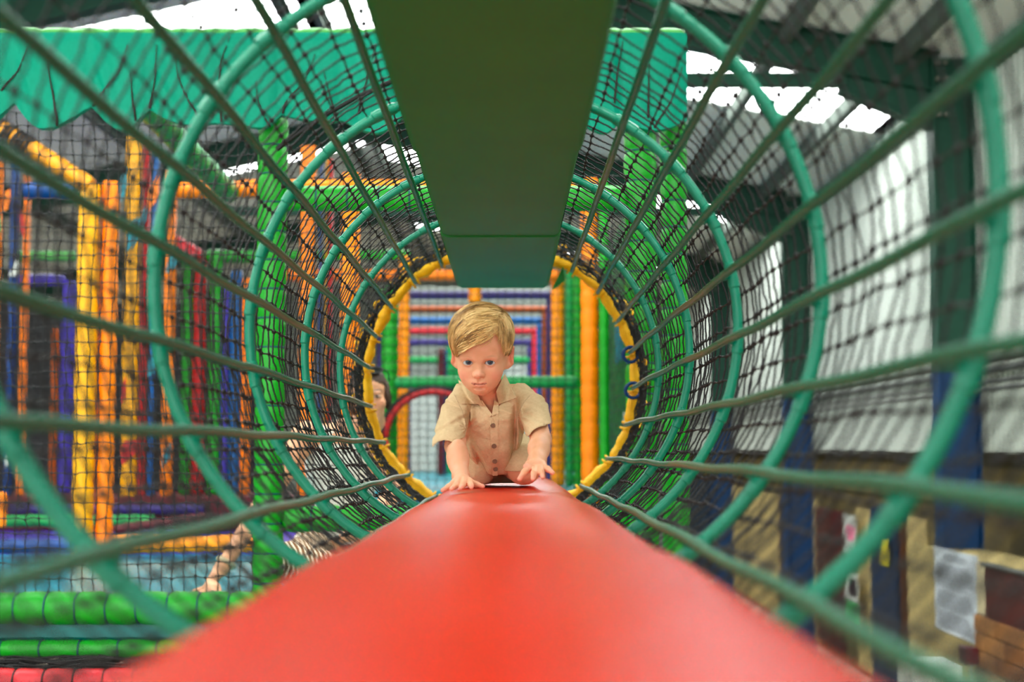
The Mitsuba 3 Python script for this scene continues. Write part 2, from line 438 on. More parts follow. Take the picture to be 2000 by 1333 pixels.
wall_panel('timber_strip', 1766, 1770, -2.05, -0.6, 'm_brownwood', proud=0.07, label='brown timber strip')
for n, (pa, pb) in enumerate(((1352, 1392), (1538, 1571), (1716, 1767))):
    wall_panel('navy_post', pa, pb, -2.1 + 0.0, -0.5, 'm_navy', None, 0.1,
               ('farthest navy post along the right wall, at the far end of the tan boards', 'navy post left of the narrow tan board and the maroon board', 'navy post with a yellow label, right of the posters')[n], 'post')
wall_panel('maroon_panel', 1925, 2150, -1.02, -0.66, 'm_maroon_board', 'partition', proud=0.03, label='maroon board', x=PXW)
wall_panel('ledge', 1922, 2150, -0.66, -0.64, 'm_conduit', 'partition', proud=0.05, label='pale metal ledge', x=PXW)
wall_panel('cream_strip', 1905, 1925, -0.95, -0.66, 'm_cream', 'partition', proud=0.02, label='cream strip', x=PXW)
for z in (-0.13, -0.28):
    wall_panel('shade_board', 1400, 2080, z - 0.12, z, 'm_shade_brown', proud=0.04, label='brown board toned dark for the shade under the cladding')  # the shade under the cladding is put into the board colour
# brick pier at the near end of the right wall
bx, by0, by1, bz0, bz1 = PXW - 0.04, 6.6, PXW * F / (1906 - 995), 0.0, ZC - 0.94
put('brickwork', box(bx + 0.012, PXW + 0.001, by0, by1, bz0, bz1), 'm_mortar', 'partition', False)
bm = [{}, {}, {}]
row = 0
for z in np.arange(bz1 - 0.10, 0.3, -0.1):
    for y in np.arange(by0 - (0.16 if row % 2 else 0), by1 - 0.05, 0.33):
        a, b = max(y, by0), min(y + 0.32, by1)
        if b - a > 0.08:
            put('brick', rbox(bx - 0.002 * rng.random(), bx + 0.03, a, b, z, z + 0.09, 0.003), 'm_brick_%d' % rng.integers(3), 'partition', False)
    row += 1

# notices on the right wall
def paper(name, pa, pb, za, zb, mat, label, proud=0.12, thick=0.004, tilt=0.0, rows=0, x=None):
    x = WX + 0.15 - proud if x is None else x
    ya, yb = x * F / (pb - 995), x * F / (pa - 995)
    k = thing(name, label, 'poster' if not rows else 'notice')
    put('sheet', box(x - thick, x, ya, yb, ZC + za, ZC + zb), mat, k, False)
    return k, x - thick, ya, yb


k, x, ya, yb = paper('notice', 1819, 1903, -1.13, -0.62, 'm_paper', 'large white printed notice on the tan partition left of the bricks', rows=1, x=PXW - 0.008)
h = 0.56
for i in range(30):
    if i in (3, 14, 22):
        continue
    z = ZC - 0.655 - i * 0.0152
    w = (0.5 if i < 3 else 0.86 * (1 - 0.25 * ((i * 7919) % 10) / 10))
    c = yb - 0.07 * (yb - ya) if i >= 3 else (ya + yb) / 2 + w / 2 * (yb - ya)
    put('text_line', box(x - 0.002, x + 0.001, c - w * (yb - ya), c, z - 0.0055, z), 'm_ink', k, False)
k, x, ya, yb = paper('poster', 1644, 1668, -0.98, -0.62, 'm_white', 'white poster with a pink block on the maroon board, upper of two')
put('pink_block', box(x - 0.002, x + 0.001, ya + 0.1 * (yb - ya), yb - 0.25 * (yb - ya), ZC - 0.86, ZC - 0.72), 'm_poster_pink', k, False)
k, x, ya, yb = paper('poster', 1645, 1670, -1.62, -1.14, 'm_white', 'white and green poster with a dark picture, lower of two beside the maroon board')
put('picture', box(x - 0.002, x + 0.001, ya + 0.1 * (yb - ya), yb - 0.3 * (yb - ya), ZC - 1.36, ZC - 1.2), 'm_poster_dark', k, False)
put('green_foot', box(x - 0.002, x + 0.001, ya, yb, ZC - 1.62, ZC - 1.42), 'm_poster_green', k, False)
k, x, ya, yb = paper('label_strip', 1715, 1729, -0.98, -0.76, 'm_label_yellow', 'small yellow label on the edge of the navy post', proud=0.13)
put('alarm_box', rbox(PXW - 0.12, PXW - 0.04, 8.16, 8.28, ZC - 1.23, ZC - 1.13), 'm_maroon', None, False, 'small dark red box on the corner of the brick pier', 'box')
put('cable', tubes([[PXW - 0.06, 8.24, ZC - 1.22 - 0.15 * i] for i in range(6)], 0.008, 6), 'm_white', None, True, 'white cable hanging below the small red box', 'cable')
put('crate', rbox(X(1775, 7.2), X(1870, 7.2), 7.2, 7.5, 0, Z(1302, 7.2)), 'm_white', None, False, 'white box on the ground by the red beam, bottom right', 'box')

# ------------------------------------------------------------------ the play frame: front face
YF = 5.06
DECK = ZC - 0.56
TX, TZ, TR = -0.030, ZC + 0.234, 0.472      # tunnel axis and hoop radius
zt = Z(66, YF)
xl, xr1, xr2 = X(526, YF), X(1254, YF), X(1320, YF + 0.12)
padded('padded_post', [xl, YF, DECK - 0.12], [xl, YF, zt], 0.0535, 'm_lime', 'bright green padded post left of the net tunnel, tied with blue straps', 'padded post', ties='m_tie', pitch=0.102)
padded('padded_post', [xr1, YF, DECK - 0.12], [xr1, YF, zt], 0.058, 'm_lime', 'bright green padded post just right of the net tunnel mouth', 'padded post', ties='m_tie', pitch=0.108)
padded('padded_post', [xr2, YF + 0.12, DECK - 0.12], [xr2, YF + 0.12, zt], 0.05, 'm_lime', 'outermost bright green padded post on the right, beside the white wall', 'padded post', ties='m_tie', pitch=0.1)
padded('padded_rail', [xl + 0.05, YF, Z(388, YF)], [xr1 - 0.05, YF, Z(388, YF)], 0.047, 'm_lime', 'green padded crossbar above the tunnel mouth between the posts', 'padded bar', ties='m_tie', pitch=0.11, gather=0.06)
padded('padded_rail', [xl + 0.05, YF + 0.03, Z(1014, YF)], [xr1 - 0.05, YF + 0.03, Z(1014, YF)], 0.048, 'm_lime', 'green padded crossbar under the tunnel mouth', 'padded bar', ties='m_tie', pitch=0.105)
padded('padded_rail', [X(-130, YF), YF - 0.02, Z(1187, YF)], [xl - 0.02, YF - 0.02, Z(1187, YF)], 0.058, 'm_lime', 'fat green padded edge roll below the black square net', 'padded bar', ties='m_tie', pitch=0.107)
put('deck_edge_pad', rbox(-2.9, xl + 0.9, YF - 0.03, YF + 0.07, Z(1250, YF), Z(1212, YF), 0.012), 'm_teal_pad', None, False, 'teal vinyl edge pad between the two green rolls', 'pad')
padded('padded_rail', [X(-130, YF), YF - 0.03, Z(1266, YF)], [X(470, YF), YF - 0.03, Z(1266, YF)], 0.032, 'm_lime', 'thinner green padded roll under the teal edge pad', 'padded bar', ties='m_tie', pitch=0.145)
padded('padded_rail', [X(-130, 4.9), 4.9, Z(1332, 4.9)], [X(330, 4.9), 4.9, Z(1332, 4.9)], 0.045, 'm_crimson', 'red padded roll at the bottom left edge below the net bundle', 'padded bar', ties='m_black', pitch=0.1)
# loose net bundle between the rolls
S = []
for i in range(46):
    x0 = rng.uniform(X(-120, 5), X(330, 5))
    z0 = rng.uniform(Z(1308, 5), Z(1284, 5))
    n = 14
    xs = x0 + np.linspace(0, rng.uniform(0.3, 0.8), n)
    S.append(np.stack([xs, 4.97 + rng.normal(0, 0.012) + 0.02 * np.sin(xs * 9 + i), z0 + 0.008 * np.sin(xs * rng.uniform(10, 30) + i)], 1))
put('gathered_net', tubes(np.array(S), 0.004, 5), 'm_cord', None, True, 'black net gathered in a bundle between green and red rolls', 'net', kind='stuff')

# canopy: scalloped panel with dark veins
cusps = [(-95, 214), (28, 201), (179, 208), (292, 214), (433, 242), (550, 224), (668, 236), (790, 226), (905, 236), (1020, 226), (1130, 240), (1215, 232), (1342, 236)]
tips = [(-40, 250), (86, 254), (243, 256), (380, 246), (512, 252), (640, 240), (735, 262), (850, 262), (965, 262), (1080, 262), (1180, 262), (1276, 258)]
xs = np.concatenate([np.linspace(a[0], b[0], 13)[:-1] for a, b in zip(cusps[:-1], cusps[1:])] + [[1342]])
low = np.interp(xs, [c[0] for c in cusps], [c[1] for c in cusps])
pill = np.zeros(len(xs))
for c, d, t in zip(cusps[:-1], cusps[1:], tips):
    m = (xs >= c[0]) & (xs <= d[0])
    u = np.where(xs[m] < t[0], (xs[m] - c[0]) / (t[0] - c[0]), (d[0] - xs[m]) / (d[0] - t[0]))
    low[m] += (t[1] - low[m]) * np.sin(np.clip(u, 0, 1) * math.pi / 2) ** 1.1
    pill[m] = np.sin(np.clip((xs[m] - c[0]) / (d[0] - c[0]), 0, 1) * math.pi) ** 0.6
YP = 4.93
R = 12
front, back = [], []
for j in range(R + 1):
    v = j / R
    py = 64 + (low - 64) * v
    pts = np.array([at(a, b, YP) for a, b in zip(xs, py)])
    bul = 0.028 * pill * math.sin(min(1, 0.15 + v) * 2.2) ** 1.0 + 0.006 * np.sin(np.array(py) * 0.35)
    front.append(pts - np.stack([0 * bul, np.maximum(bul, 0), 0 * bul], 1))
    back.append(pts + [0, 0.018, 0])
G = np.array(front + back[::-1])
n, K = len(xs), 2 * (R + 1)
i, j = np.meshgrid(np.arange(K), np.arange(n - 1), indexing='ij')
q = np.stack([i * n + j, i * n + j + 1, ((i + 1) % K) * n + j + 1, ((i + 1) % K) * n + j], -1).reshape(-1, 4)
cm = trimesh.Trimesh(G.reshape(-1, 3), np.vstack([q[:, [0, 2, 1]], q[:, [0, 3, 2]]]), process=False)
can = thing('canopy', 'wide teal green scalloped canopy valance with dark leaf veins above the play frame', 'canopy')
put('valance', cm, 'm_canopy', can, 40)
def canopy_y(px, py):
    i = int(np.argmin(np.abs(xs - px)))
    v = np.clip((py - 64) / max(1, low[i] - 64), 0, 1)
    return YP - max(0, 0.028 * pill[i] * math.sin(min(1, 0.15 + v) * 2.2) + 0.006 * math.sin(py * 0.35)) - 0.007
for line in ([(60, 80), (35, 140), (0, 178)], [(98, 105), (93, 135), (105, 190), (112, 245)], [(252, 85), (232, 140), (205, 175), (180, 206)], [(255, 140), (258, 190), (265, 235)],
             [(306, 85), (303, 150), (297, 190), (292, 212)], [(342, 110), (348, 155), (370, 200), (387, 225)], [(450, 70), (432, 115), (427, 160), (433, 238)], [(500, 160), (503, 200), (520, 235), (528, 248)],
             [(618, 105), (590, 165), (560, 195), (551, 222)], [(632, 140), (645, 190), (655, 225)], [(735, 85), (715, 160), (700, 220)], [(1217, 80), (1206, 140), (1200, 200)], [(1268, 110), (1267, 170), (1266, 230)], [(1334, 130), (1310, 200), (1276, 250)]):
    L = np.array(line, float)
    s = np.linspace(0, len(L) - 1, 24)
    px, py = np.interp(s, range(len(L)), L[:, 0]), np.interp(s, range(len(L)), L[:, 1])
    px = ndimage.gaussian_filter1d(px, 2, mode='nearest')
    p = np.array([at(a, b, canopy_y(a, b)) for a, b in zip(px, py)])
    put('vein', tubes(p, (0.0012 + 0.0035 * np.linspace(0.1, 1, 24))[None], 5), 'm_vein', can, True)
padded('padded_rail', [X(-130, 5.0), 5.0, Z(70, 5.0)], [X(1345, 5.0), 5.0, Z(70, 5.0)], 0.028, 'm_lime_light', 'pale green padded roll along the top of the canopy', 'padded bar', pitch=0.115, gather=0.2)
put('rope', tubes(np.array([at(a, b, 4.86) for a, b in ((540, 292), (595, 252), (640, 222), (700, 188), (765, 160), (840, 140))]), 0.009, 7), 'm_black', None, True, 'thick black rope slung across the canopy left of the green pad', 'rope')

# black square nets
net_panel('square_net', [X(-120, YF), YF + 0.02, Z(1158, YF)], [xl - 0.05 - X(-120, YF), 0, 0], [0, 0, Z(215, YF) - Z(1158, YF)], 28, 33, 'black square mesh net left of the green post', r=0.0022, knot=0.0053)
net_panel('square_net', [xl + 0.05, YF + 0.03, TZ - 0.50], [xr1 - xl - 0.1, 0, 0], [0, 0, 1.25], 24, 24, 'black net filling the frame round the tunnel mouth', r=0.002, knot=0.0055,
          hole=lambda P: (P[..., 0] - TX) ** 2 + (P[..., 2] - TZ) ** 2 < 0.475 ** 2)

# ------------------------------------------------------------------ the net tunnel
AX = np.array([TX, 0, TZ])
hoopY = [-0.2, 0.53, 1.27, 2.00, 2.74, 3.48, 4.21]
rods = [117, 131, 146.2, 160.5, 174.3, 191.3, 208, 225.8, 241, 255, 270, 285, -52.8, -36.3, -19.8, -3.3, 12.3, 27, 42.3, 57, 72, 87, 102]
ends = 4.93
k = thing('tunnel_cage', 'green steel hoops and rods of the crawl tunnel around the red beam', 'climbing tunnel')
ang = np.linspace(0, 2 * np.pi, 96, endpoint=False)
hr = 0.0098
for y in hoopY:
    P = np.stack([TX + TR * np.cos(ang), np.full(96, y), TZ + TR * np.sin(ang)], 1)
    parts = [tubes(P, hr, 12, closed=True)]
    for a in rods:
        a = math.radians(a)
        c = np.array([math.cos(a), 0, math.sin(a)])
        tg = np.array([-math.sin(a), 0, math.cos(a)])
        p = AX + [0, y, 0]
        parts.append(tubes(np.array([p + c * (TR - 0.001), p + c * (TR - 0.022)]), 0.0075, 8))
        parts.append(tubes(np.array([p + c * TR - tg * 0.026, p + c * TR - tg * 0.022, p + c * TR + tg * 0.022, p + c * TR + tg * 0.026]), [[0.0098, 0.0116, 0.0116, 0.0098]], 10))
    put('hoop', cat_meshes(parts), 'm_hoop', k, True)
for i, a in enumerate(rods):
    a = math.radians(a)
    rr = TR - 0.0245
    y = np.linspace(-0.5, ends, 40)
    dr_ = 0.002 * np.sin(y * 2.1 + i) + 0.010 * np.exp(-((y - 4.95) / 0.25) ** 2)
    P = np.stack([TX + (rr + dr_) * np.cos(a), y, TZ + (rr + dr_) * np.sin(a)], 1)
    P[:, 2] -= 0.004 * np.sin((y - 0.53) / 0.735 * np.pi) ** 2
    put('rod', tubes(P, 0.0078, 9), 'm_rod', k, True)

# the tunnel's net: knotted mesh laid over the hoops
na, ny = 57, 98
A = np.linspace(0, 2 * np.pi, na, endpoint=False)
Yn = np.linspace(-0.45, 5.0, ny)
aa, yy = np.meshgrid(A, Yn, indexing='ij')
ph = (yy - 0.53) / 0.735
rad = TR + 0.0125 - 0.010 * np.sin(ph * np.pi) ** 2
jit = lambda s: rng.normal(0, s, aa.shape)
wob = 0.02 * (meshkit.fbm(np.stack([np.cos(aa) * 3, yy * 3, np.sin(aa) * 3], -1), 2) - 0.5)
aa2 = aa + jit(0.0022) + wob * 0.35 + 0.02
yy2 = yy + jit(0.0032) + 0.02 * (meshkit.fbm(np.stack([np.cos(aa) * 2 + 9, yy * 2, np.sin(aa) * 2], -1), 2) - 0.5)
rad2 = rad + jit(0.0022)
P = np.stack([TX + rad2 * np.cos(aa2), yy2, TZ + rad2 * np.sin(aa2)], -1)
bow = lambda A_, B_: np.stack([A_, A_ * 0.75 + B_ * 0.25 + rng.normal(0, 0.0007, A_.shape), (A_ + B_) / 2 + rng.normal(0, 0.0010, A_.shape), A_ * 0.25 + B_ * 0.75 + rng.normal(0, 0.0007, A_.shape), B_], -2)
S1 = bow(P[:, :-1], P[:, 1:]).reshape(-1, 5, 3)
S2 = bow(P, np.roll(P, -1, 0)).reshape(-1, 5, 3)
k = thing('tunnel_net', 'black knotted net stretched over the green hoops of the crawl tunnel', 'net')
put('cord', tubes(np.concatenate([S1, S2]), 0.0018, 4, caps=False), 'm_cord', k, True, kind='stuff')
put('knot', balls(P.reshape(-1, 3), rng.uniform(0.0038, 0.0054, P.shape[0] * P.shape[1]), 1), 'm_cord', k, True, kind='stuff')
# doubled cords where the net is bunched at the mouth
B = []
for i in range(9):
    y = 4.76 + 0.022 * i + rng.normal(0, 0.006)
    g = np.linspace(0, 2 * np.pi, 140, endpoint=False)
    r_ = TR + 0.014 + 0.008 * np.sin(g * 17 + i) + rng.normal(0, 0.002, 140)
    B.append(np.stack([TX + r_ * np.cos(g), y + 0.012 * np.sin(g * 5 + i * 2) + rng.normal(0, 0.003, 140), TZ + r_ * np.sin(g)], 1))
put('gathered_edge', tubes(np.array(B), 0.003, 4, closed=True), 'm_cord', k, True, kind='stuff', label='bunched black cords near the yellow mouth')

# the yellow webbing round the mouth
k = thing('tunnel_mouth', 'yellow webbing ring lashed round the far mouth of the net tunnel', 'webbing ring')
g = np.linspace(0, 2 * np.pi, 240, endpoint=False)
rodr = np.sort(np.radians(np.array(rods) % 360))
dist = np.min(np.abs((g[:, None] - rodr[None] + np.pi) % (2 * np.pi) - np.pi), 1)
rr = TR + 0.004 + 0.004 * np.sin(g * 9) + 0.004 * np.cos(np.clip(dist / 0.136, 0, 1) * np.pi)
P = np.stack([TX + rr * np.cos(g), 5.0 + 0.008 * np.sin(g * 7), TZ + rr * np.sin(g)], 1)
rad_ = 0.0205 - 0.0065 * np.exp(-(dist / 0.02) ** 2) + 0.0018 * np.sin(g * 41) + 0.0015 * np.sin(g * 67 + 1)
put('band', tubes(P, rad_[None], 10, closed=True), 'm_webbing', k, True)
for i, a in enumerate(rodr):
    for s in (-1, 1):
        b = a + s * rng.uniform(0.012, 0.03)
        c = AX + np.array([0, 5.0, 0]) + (TR - 0.002) * np.array([math.cos(b), 0, math.sin(b)])
        n = np.array([math.cos(b), 0, math.sin(b)])
        w = np.linspace(0, 2 * np.pi, 14, endpoint=False)
        loop = c + 0.021 * (np.cos(w)[:, None] * n + 1.25 * np.sin(w)[:, None] * np.array([0, 1.0, 0])) + [0, -0.006, 0]
        put('lashing', ring_tube(loop, np.array([-math.sin(b), 0, math.cos(b)]), 0.0042, 6), 'm_webbing', k, True)
S = []
for i in range(150):
    a = rng.uniform(0, 2 * np.pi)
    y0 = rng.uniform(4.68, 4.93)
    t = np.linspace(0, 1, 5)
    aa_ = a + t * rng.choice([-1, 1]) * rng.uniform(0.02, 0.06)
    r_ = TR + 0.012 + 0.008 * np.sin(t * np.pi)
    S.append(np.stack([TX + r_ * np.cos(aa_), y0 + (t - 0.5) * rng.uniform(-0.05, 0.05), TZ + r_ * np.sin(aa_)], 1))
put('lacing', tubes(np.array(S), 0.0036, 5), 'm_webbing', k, True, kind='stuff', label='loose yellow lacing threaded through the net')
for a in (12.3, -3.3):
    a = math.radians(a - 1.0)
    n = np.array([math.cos(a), 0, math.sin(a)])
    c = AX + [0, 4.93, 0] + (TR - 0.012) * n
    w = np.linspace(0, 2 * np.pi, 20, endpoint=False)
    loops = [ring_tube(c + [0, 0.009 * q, 0] + 0.026 * (np.cos(w)[:, None] * n + np.sin(w)[:, None] * np.array([-math.sin(a), 0.25 * q, math.cos(a)])), np.array([0, 1.0, 0]), 0.006, 6) for q in (-1, 0, 1)]
    put('blue_knot', cat_meshes(loops), 'm_blue', k, True, label='blue rope wound round a rod end')

# red crawling beam and green overhead pad
BH, BW, BD = 0.087, 0.209, 0.098                        # its top lies BH below the camera
def beam_z(x):
    u = np.clip(np.abs(np.asarray(x, float) - TX * 0.3) / BW, 0, 0.999)
    return ZC - BH - BD * (1 - (1 - u ** 3.2) ** (1 / 3.2))


def profile_sweep(prof, ys, scale):
    """Sweeps the closed outline prof (n, 2) of x and z along y; scale(y) -> (sx, sz)."""
    n, K = len(prof), len(ys)
    V = np.array([np.stack([prof[:, 0] * scale(y)[0], np.full(n, y), prof[:, 1] * scale(y)[1]], 1) for y in ys])
    i, j = np.meshgrid(np.arange(K - 1), np.arange(n), indexing='ij')
    q = np.stack([i * n + j, i * n + (j + 1) % n, (i + 1) * n + (j + 1) % n, (i + 1) * n + j], -1).reshape(-1, 4)
    V = np.vstack([V.reshape(-1, 3), V[0].mean(0), V[-1].mean(0)])
    j = np.arange(n)
    e = (K - 1) * n
    return trimesh.Trimesh(V, np.vstack([q[:, [0, 1, 2]], q[:, [0, 2, 3]], np.stack([j * 0 + len(V) - 2, (j + 1) % n, j], 1), np.stack([j * 0 + len(V) - 1, e + j, e + (j + 1) % n], 1)]), process=False)


u = np.linspace(0, np.pi, 41)
ex = 2 / 3.2
top = np.stack([BW * np.sign(np.cos(u)) * np.abs(np.cos(u)) ** ex, BD * np.abs(np.sin(u)) ** ex], 1)
prof = np.vstack([top, [[-BW * 0.8, -0.008], [BW * 0.8, -0.008]]])
k = thing('crawl_beam', 'long red vinyl padded beam running through the tunnel under the toddler', 'padded beam')
for n, (a, b, s) in enumerate(((-0.3, 1.42, 1.015), (1.40, 2.73, 0.97), (2.72, 4.98, 0.93))):
    ys = np.concatenate([[a, a + 0.006, a + 0.014, a + 0.03], np.linspace(a + 0.1, b - 0.1, 22), [b - 0.03, b - 0.014, b - 0.006, b]])
    def sc(y, a=a, b=b, s=s):
        e = min(y - a, b - y)
        w = s * (1 - 0.06 * max(0, 1 - e / 0.03) ** 2) + 0.004 * math.sin(y * 5)
        return w, w
    m = profile_sweep(prof, ys, sc)
    m.apply_translation((TX * 0.3, 0, ZC - BH - BD))
    if n == 2:
        v = m.vertices.copy()
        v[:, 2] -= 0.0
        m.vertices = v
    put('segment', m, 'm_beam', k, 40)
    if n:
        yb = a
k = thing('overhead_pad', 'green vinyl padded beam hanging along the top of the tunnel', 'padded beam')
for n, (a, b, w, z) in enumerate(((-0.4, 2.71, 0.166, 0.566), (2.69, 3.80, 0.161, 0.566), (3.78, 4.96, 0.163, 0.561))):
    c, hh = 0.018, 0.085
    pr = np.array([(-w, c), (-w + c * 0.3, c * 0.3), (-w + c, 0), (w - c, 0), (w - c * 0.3, c * 0.3), (w, c), (w, hh), (-w, hh)])[::-1]
    ys = np.array([a, a + 0.01, a + 0.03, (a + b) / 2, b - 0.03, b - 0.01, b])
    m = profile_sweep(pr, ys, lambda y, a=a, b=b: (1 - 0.02 * max(0, 1 - min(y - a, b - y) / 0.02), 1))
    v = m.vertices.copy()
    v[:, 2] += ZC + z + 0.003 * np.sin(v[:, 1] * 7) * (np.abs(v[:, 0]) < w * 0.97)
    v[:, 0] += TX * 0.8
    m.vertices = v
    put('segment', m, 'm_pad_green', k, 30)
flap = trimesh.convex.convex_hull(np.array([at(a, b, y) for a, b, y in ((1078, 566, 4.9), (1100, 520, 4.9), (1103, 548, 4.92), (1088, 562, 5.0), (1100, 525, 5.02))]))
put('loose_flap', flap, 'm_pad_side', k, False, label='loose green vinyl flap')

# ------------------------------------------------------------------ inside the play frame: decks
put('deck', rbox(-4.2, 0.80, YF + 0.14, 7.6, DECK - 0.1, DECK, 0.01), 'm_teal_floor', None, False, 'glossy teal vinyl play deck behind the square net', 'deck')
put('deck', rbox(-4.2, -1.0, 7.62, 13.0, DECK - 0.02, DECK + 0.05, 0.01), 'm_purple', None, False, 'dark purple deck beyond the padded edge rolls', 'deck')
put('deck', rbox(-0.98, 0.80, 8.3, 17.0, DECK + 0.05, ZC - 0.245, 0.01), 'm_cyan', None, False, 'raised cyan deck beyond the tunnel mouth', 'deck')
for x, y in ((-3.9, 5.3), (-2.2, 5.3), (-0.85, 5.3), (0.6, 5.3), (-3.9, 12.8), (-2.2, 9.0), (0.6, 13.0), (-0.6, 12.8), (-3.9, 7.4)):
    put('deck_leg', tubes([[x, y, 0], [x, y, DECK - 0.05]], 0.03, 10), 'm_steel_green', 'deck', True)

# ------------------------------------------------------------------ left side: the row of posts beyond the square net
YG = 7.35


def post_px(px, w, y0, y1, Y, mat, label, group=None, pitch=0.13, gather=0.08, **kw):
    x = X(px, Y)
    return padded('padded_post', [x, Y, max(Z(y1, Y), DECK if px < 480 and Y < 7.6 else ZC - 0.245 if px > 700 and Y > 8.3 else DECK if Y < 7.6 else ZC - 0.51)], [x, Y, Z(y0, Y)], w * Y / F / 2, mat, label, 'padded post', group, pitch=pitch, gather=gather, **kw)


def rail_px(x0, y0, x1, y1, w, Y, mat, label, group=None, pitch=0.13, gather=0.08, Y2=None, **kw):
    Y2 = Y2 or Y
    return padded('padded_rail', at(x0, y0, Y), at(x1, y1, Y2), w * Y / F / 2, mat, label, 'padded bar', group, pitch=pitch, gather=gather, **kw)


post_px(164, 41, 362, 1086, YG, 'm_yellow', 'yellow padded post behind the square net, foot on the teal deck', pitch=0.2, gather=0.05)
rail_px(-60, 214, 178, 366, 38, YG - 0.02, 'm_gold', 'sloping golden yellow padded bar at upper left', pitch=0.17, gather=0.05, ties='m_black')
k = thing('strap_wrap', 'black straps wound round the sloping yellow bar at the left edge', 'strap')
p0, p1 = at(-60, 214, YG - 0.02), at(178, 366, YG - 0.02)
d, a, b = frame_of(p1 - p0)
for f in (0.24, 0.33, 0.41, 0.475):
    g = np.linspace(0, 2 * np.pi, 24, endpoint=False)
    c = p0 + (p1 - p0) * f
    ring = np.array([c + s * d * 0.013 + 0.053 * (np.cos(g)[:, None] * a + np.sin(g)[:, None] * b) for s in (-1, 1)])
    m = cat_meshes([ring_tube(ring[0], d, 0.011), ring_tube(ring[1], d, 0.011)])
    put('strap', m, 'm_black', k, True)
post_px(206, 34, 356, 1075, YG + 0.05, 'm_orange', 'orange padded post right beside the yellow post behind the square net', pitch=0.16, gather=0.1)
rail_px(48, 372, 150, 372, 34, YG, 'm_blue', 'short blue padded crossbar between blue board and yellow post, upper left', pitch=0.2)
rail_px(-60, 1068, 150, 1068, 27, YG - 0.05, 'm_blue', 'blue padded edge roll on the teal deck, left of the yellow post', pitch=0.2)
rail_px(222, 1063, 520, 1062, 34, YG - 0.05, 'm_amber', 'orange padded edge roll on the teal deck, right of the yellow post', pitch=0.165)
rail_px(345, 371, 500, 371, 34, YG, 'm_orange', 'orange padded crossbar ending at the green post, upper left', pitch=0.2)
rail_px(250, 168, 446, 376, 58, 5.5, 'm_jade', 'thick dark green sloping padded bar under the canopy', pitch=0.2, gather=0.05, ties='m_black', Y2=7.3)

# tall flat padded panels with leaf shapes
def panel(pa, pb, y0, y1, Y, mat, label, leaves=(), group=None, edge=None):
    k = thing('foam_board', label, 'foam board', group)
    a, b = at(pa, y1, Y), at(pb, y0, Y)
    a[2] = LEDGE
    th = 0.05
    n = 9
    # softly pillowed board
    xs_ = np.linspace(a[0], b[0], n)
    zs_ = np.linspace(a[2], b[2], 40)
    gx, gz = np.meshgrid(np.linspace(-1, 1, n), np.linspace(0, 1, 40), indexing='ij')
    bul = 0.022 * (1 - np.abs(gx) ** 4) * (1 + 0.25 * np.sin(gz * 38 + gx * 2)) * np.clip(np.minimum(gz, 1 - gz) * 25, 0.2, 1)
    fr = np.stack([np.broadcast_to(xs_[:, None], gx.shape), Y - bul, np.broadcast_to(zs_[None], gx.shape)], -1)
    V = fr.reshape(-1, 3)
    i, j = np.meshgrid(np.arange(n - 1), np.arange(39), indexing='ij')
    q = np.stack([i * 40 + j, (i + 1) * 40 + j, (i + 1) * 40 + j + 1, i * 40 + j + 1], -1).reshape(-1, 4)
    m = cat_meshes([(V, np.vstack([q[:, [0, 1, 2]], q[:, [0, 2, 3]]])), rbox(a[0], b[0], Y - 0.004, Y + th, a[2], b[2], 0.01)])
    put('cover', m, mat, k, 40)
    for col, pts in leaves:
        put('leaf_shape', prism_px(pts, Y - 0.024, 0.006), col, k, False)
    return k


def zp(pts, s, ox, oy):
    return [(ox + a / s, oy + b / s) for a, b in pts]


YPn = 9.0
LEDGE = Z(969, 9.0)
panel(233, 277, 264, 968, YPn, 'm_yellow', 'tall yellow padded panel with teal and red leaf shapes', [
    ('m_cyan', zp([(120, 325), (78, 420), (62, 520), (62, 630), (100, 575), (120, 480)], 4.3, 220, 250)),
    ('m_cyan', zp([(240, 740), (150, 800), (112, 900), (110, 1060), (170, 1000), (220, 930), (243, 860)], 4.3, 220, 250)),
    ('m_red', zp([(668, 30), (690, 0), (755, 0), (750, 75), (705, 110), (665, 145)], 2.818, 0, 860)),
    ('m_red', [(247, 735), (238, 750), (236, 795), (244, 780)])])
panel(277, 286, 275, 975, YPn + 0.02, 'm_red', 'narrow red padded strip between the yellow and the blue panel', [('m_cyan', zp([(284, 650), (250, 720), (245, 830), (284, 770)], 4.3, 220, 250))])
panel(287, 311, 298, 968, YPn, 'm_sky', 'sky blue padded panel with an orange leaf shape', [
    ('m_orange', zp([(388, 400), (310, 510), (298, 600), (298, 690), (360, 630), (388, 560)], 4.3, 220, 250)),
    ('m_cyan', [(310, 690), (292, 705), (289, 740), (300, 730)])])
panel(313, 344, 332, 962, YPn + 0.01, 'm_orange', 'orange padded panel at the right end of the leaf-patterned row', [
    ('m_cyan', zp([(545, 1000), (480, 1060), (450, 1180), (450, 1225), (520, 1180), (545, 1100)], 4.3, 220, 250)),
    ('m_cyan', zp([(940, 10), (895, 85), (895, 155), (935, 95)], 2.818, 0, 860))])
panel(-30, 5, 312, 965, YPn + 0.01, 'm_orange', 'orange padded panel cut by the left edge of the picture', [('m_jade', [(0, 420), (-12, 430), (-12, 470), (2, 450)])])
panel(5, 37, 316, 965, YPn, 'm_blue', 'dark blue padded panel with orange and white leaf shapes, far left', [
    ('m_orange', zp([(20, 770), (95, 712), (97, 790), (80, 890), (30, 930)], 4.76, 0, 220)),
    ('m_white', [(35, 503), (19, 535), (17, 541), (27, 541), (36, 532)]), ('m_white', [(22, 868), (10, 900), (9, 915), (18, 905), (23, 885)])])
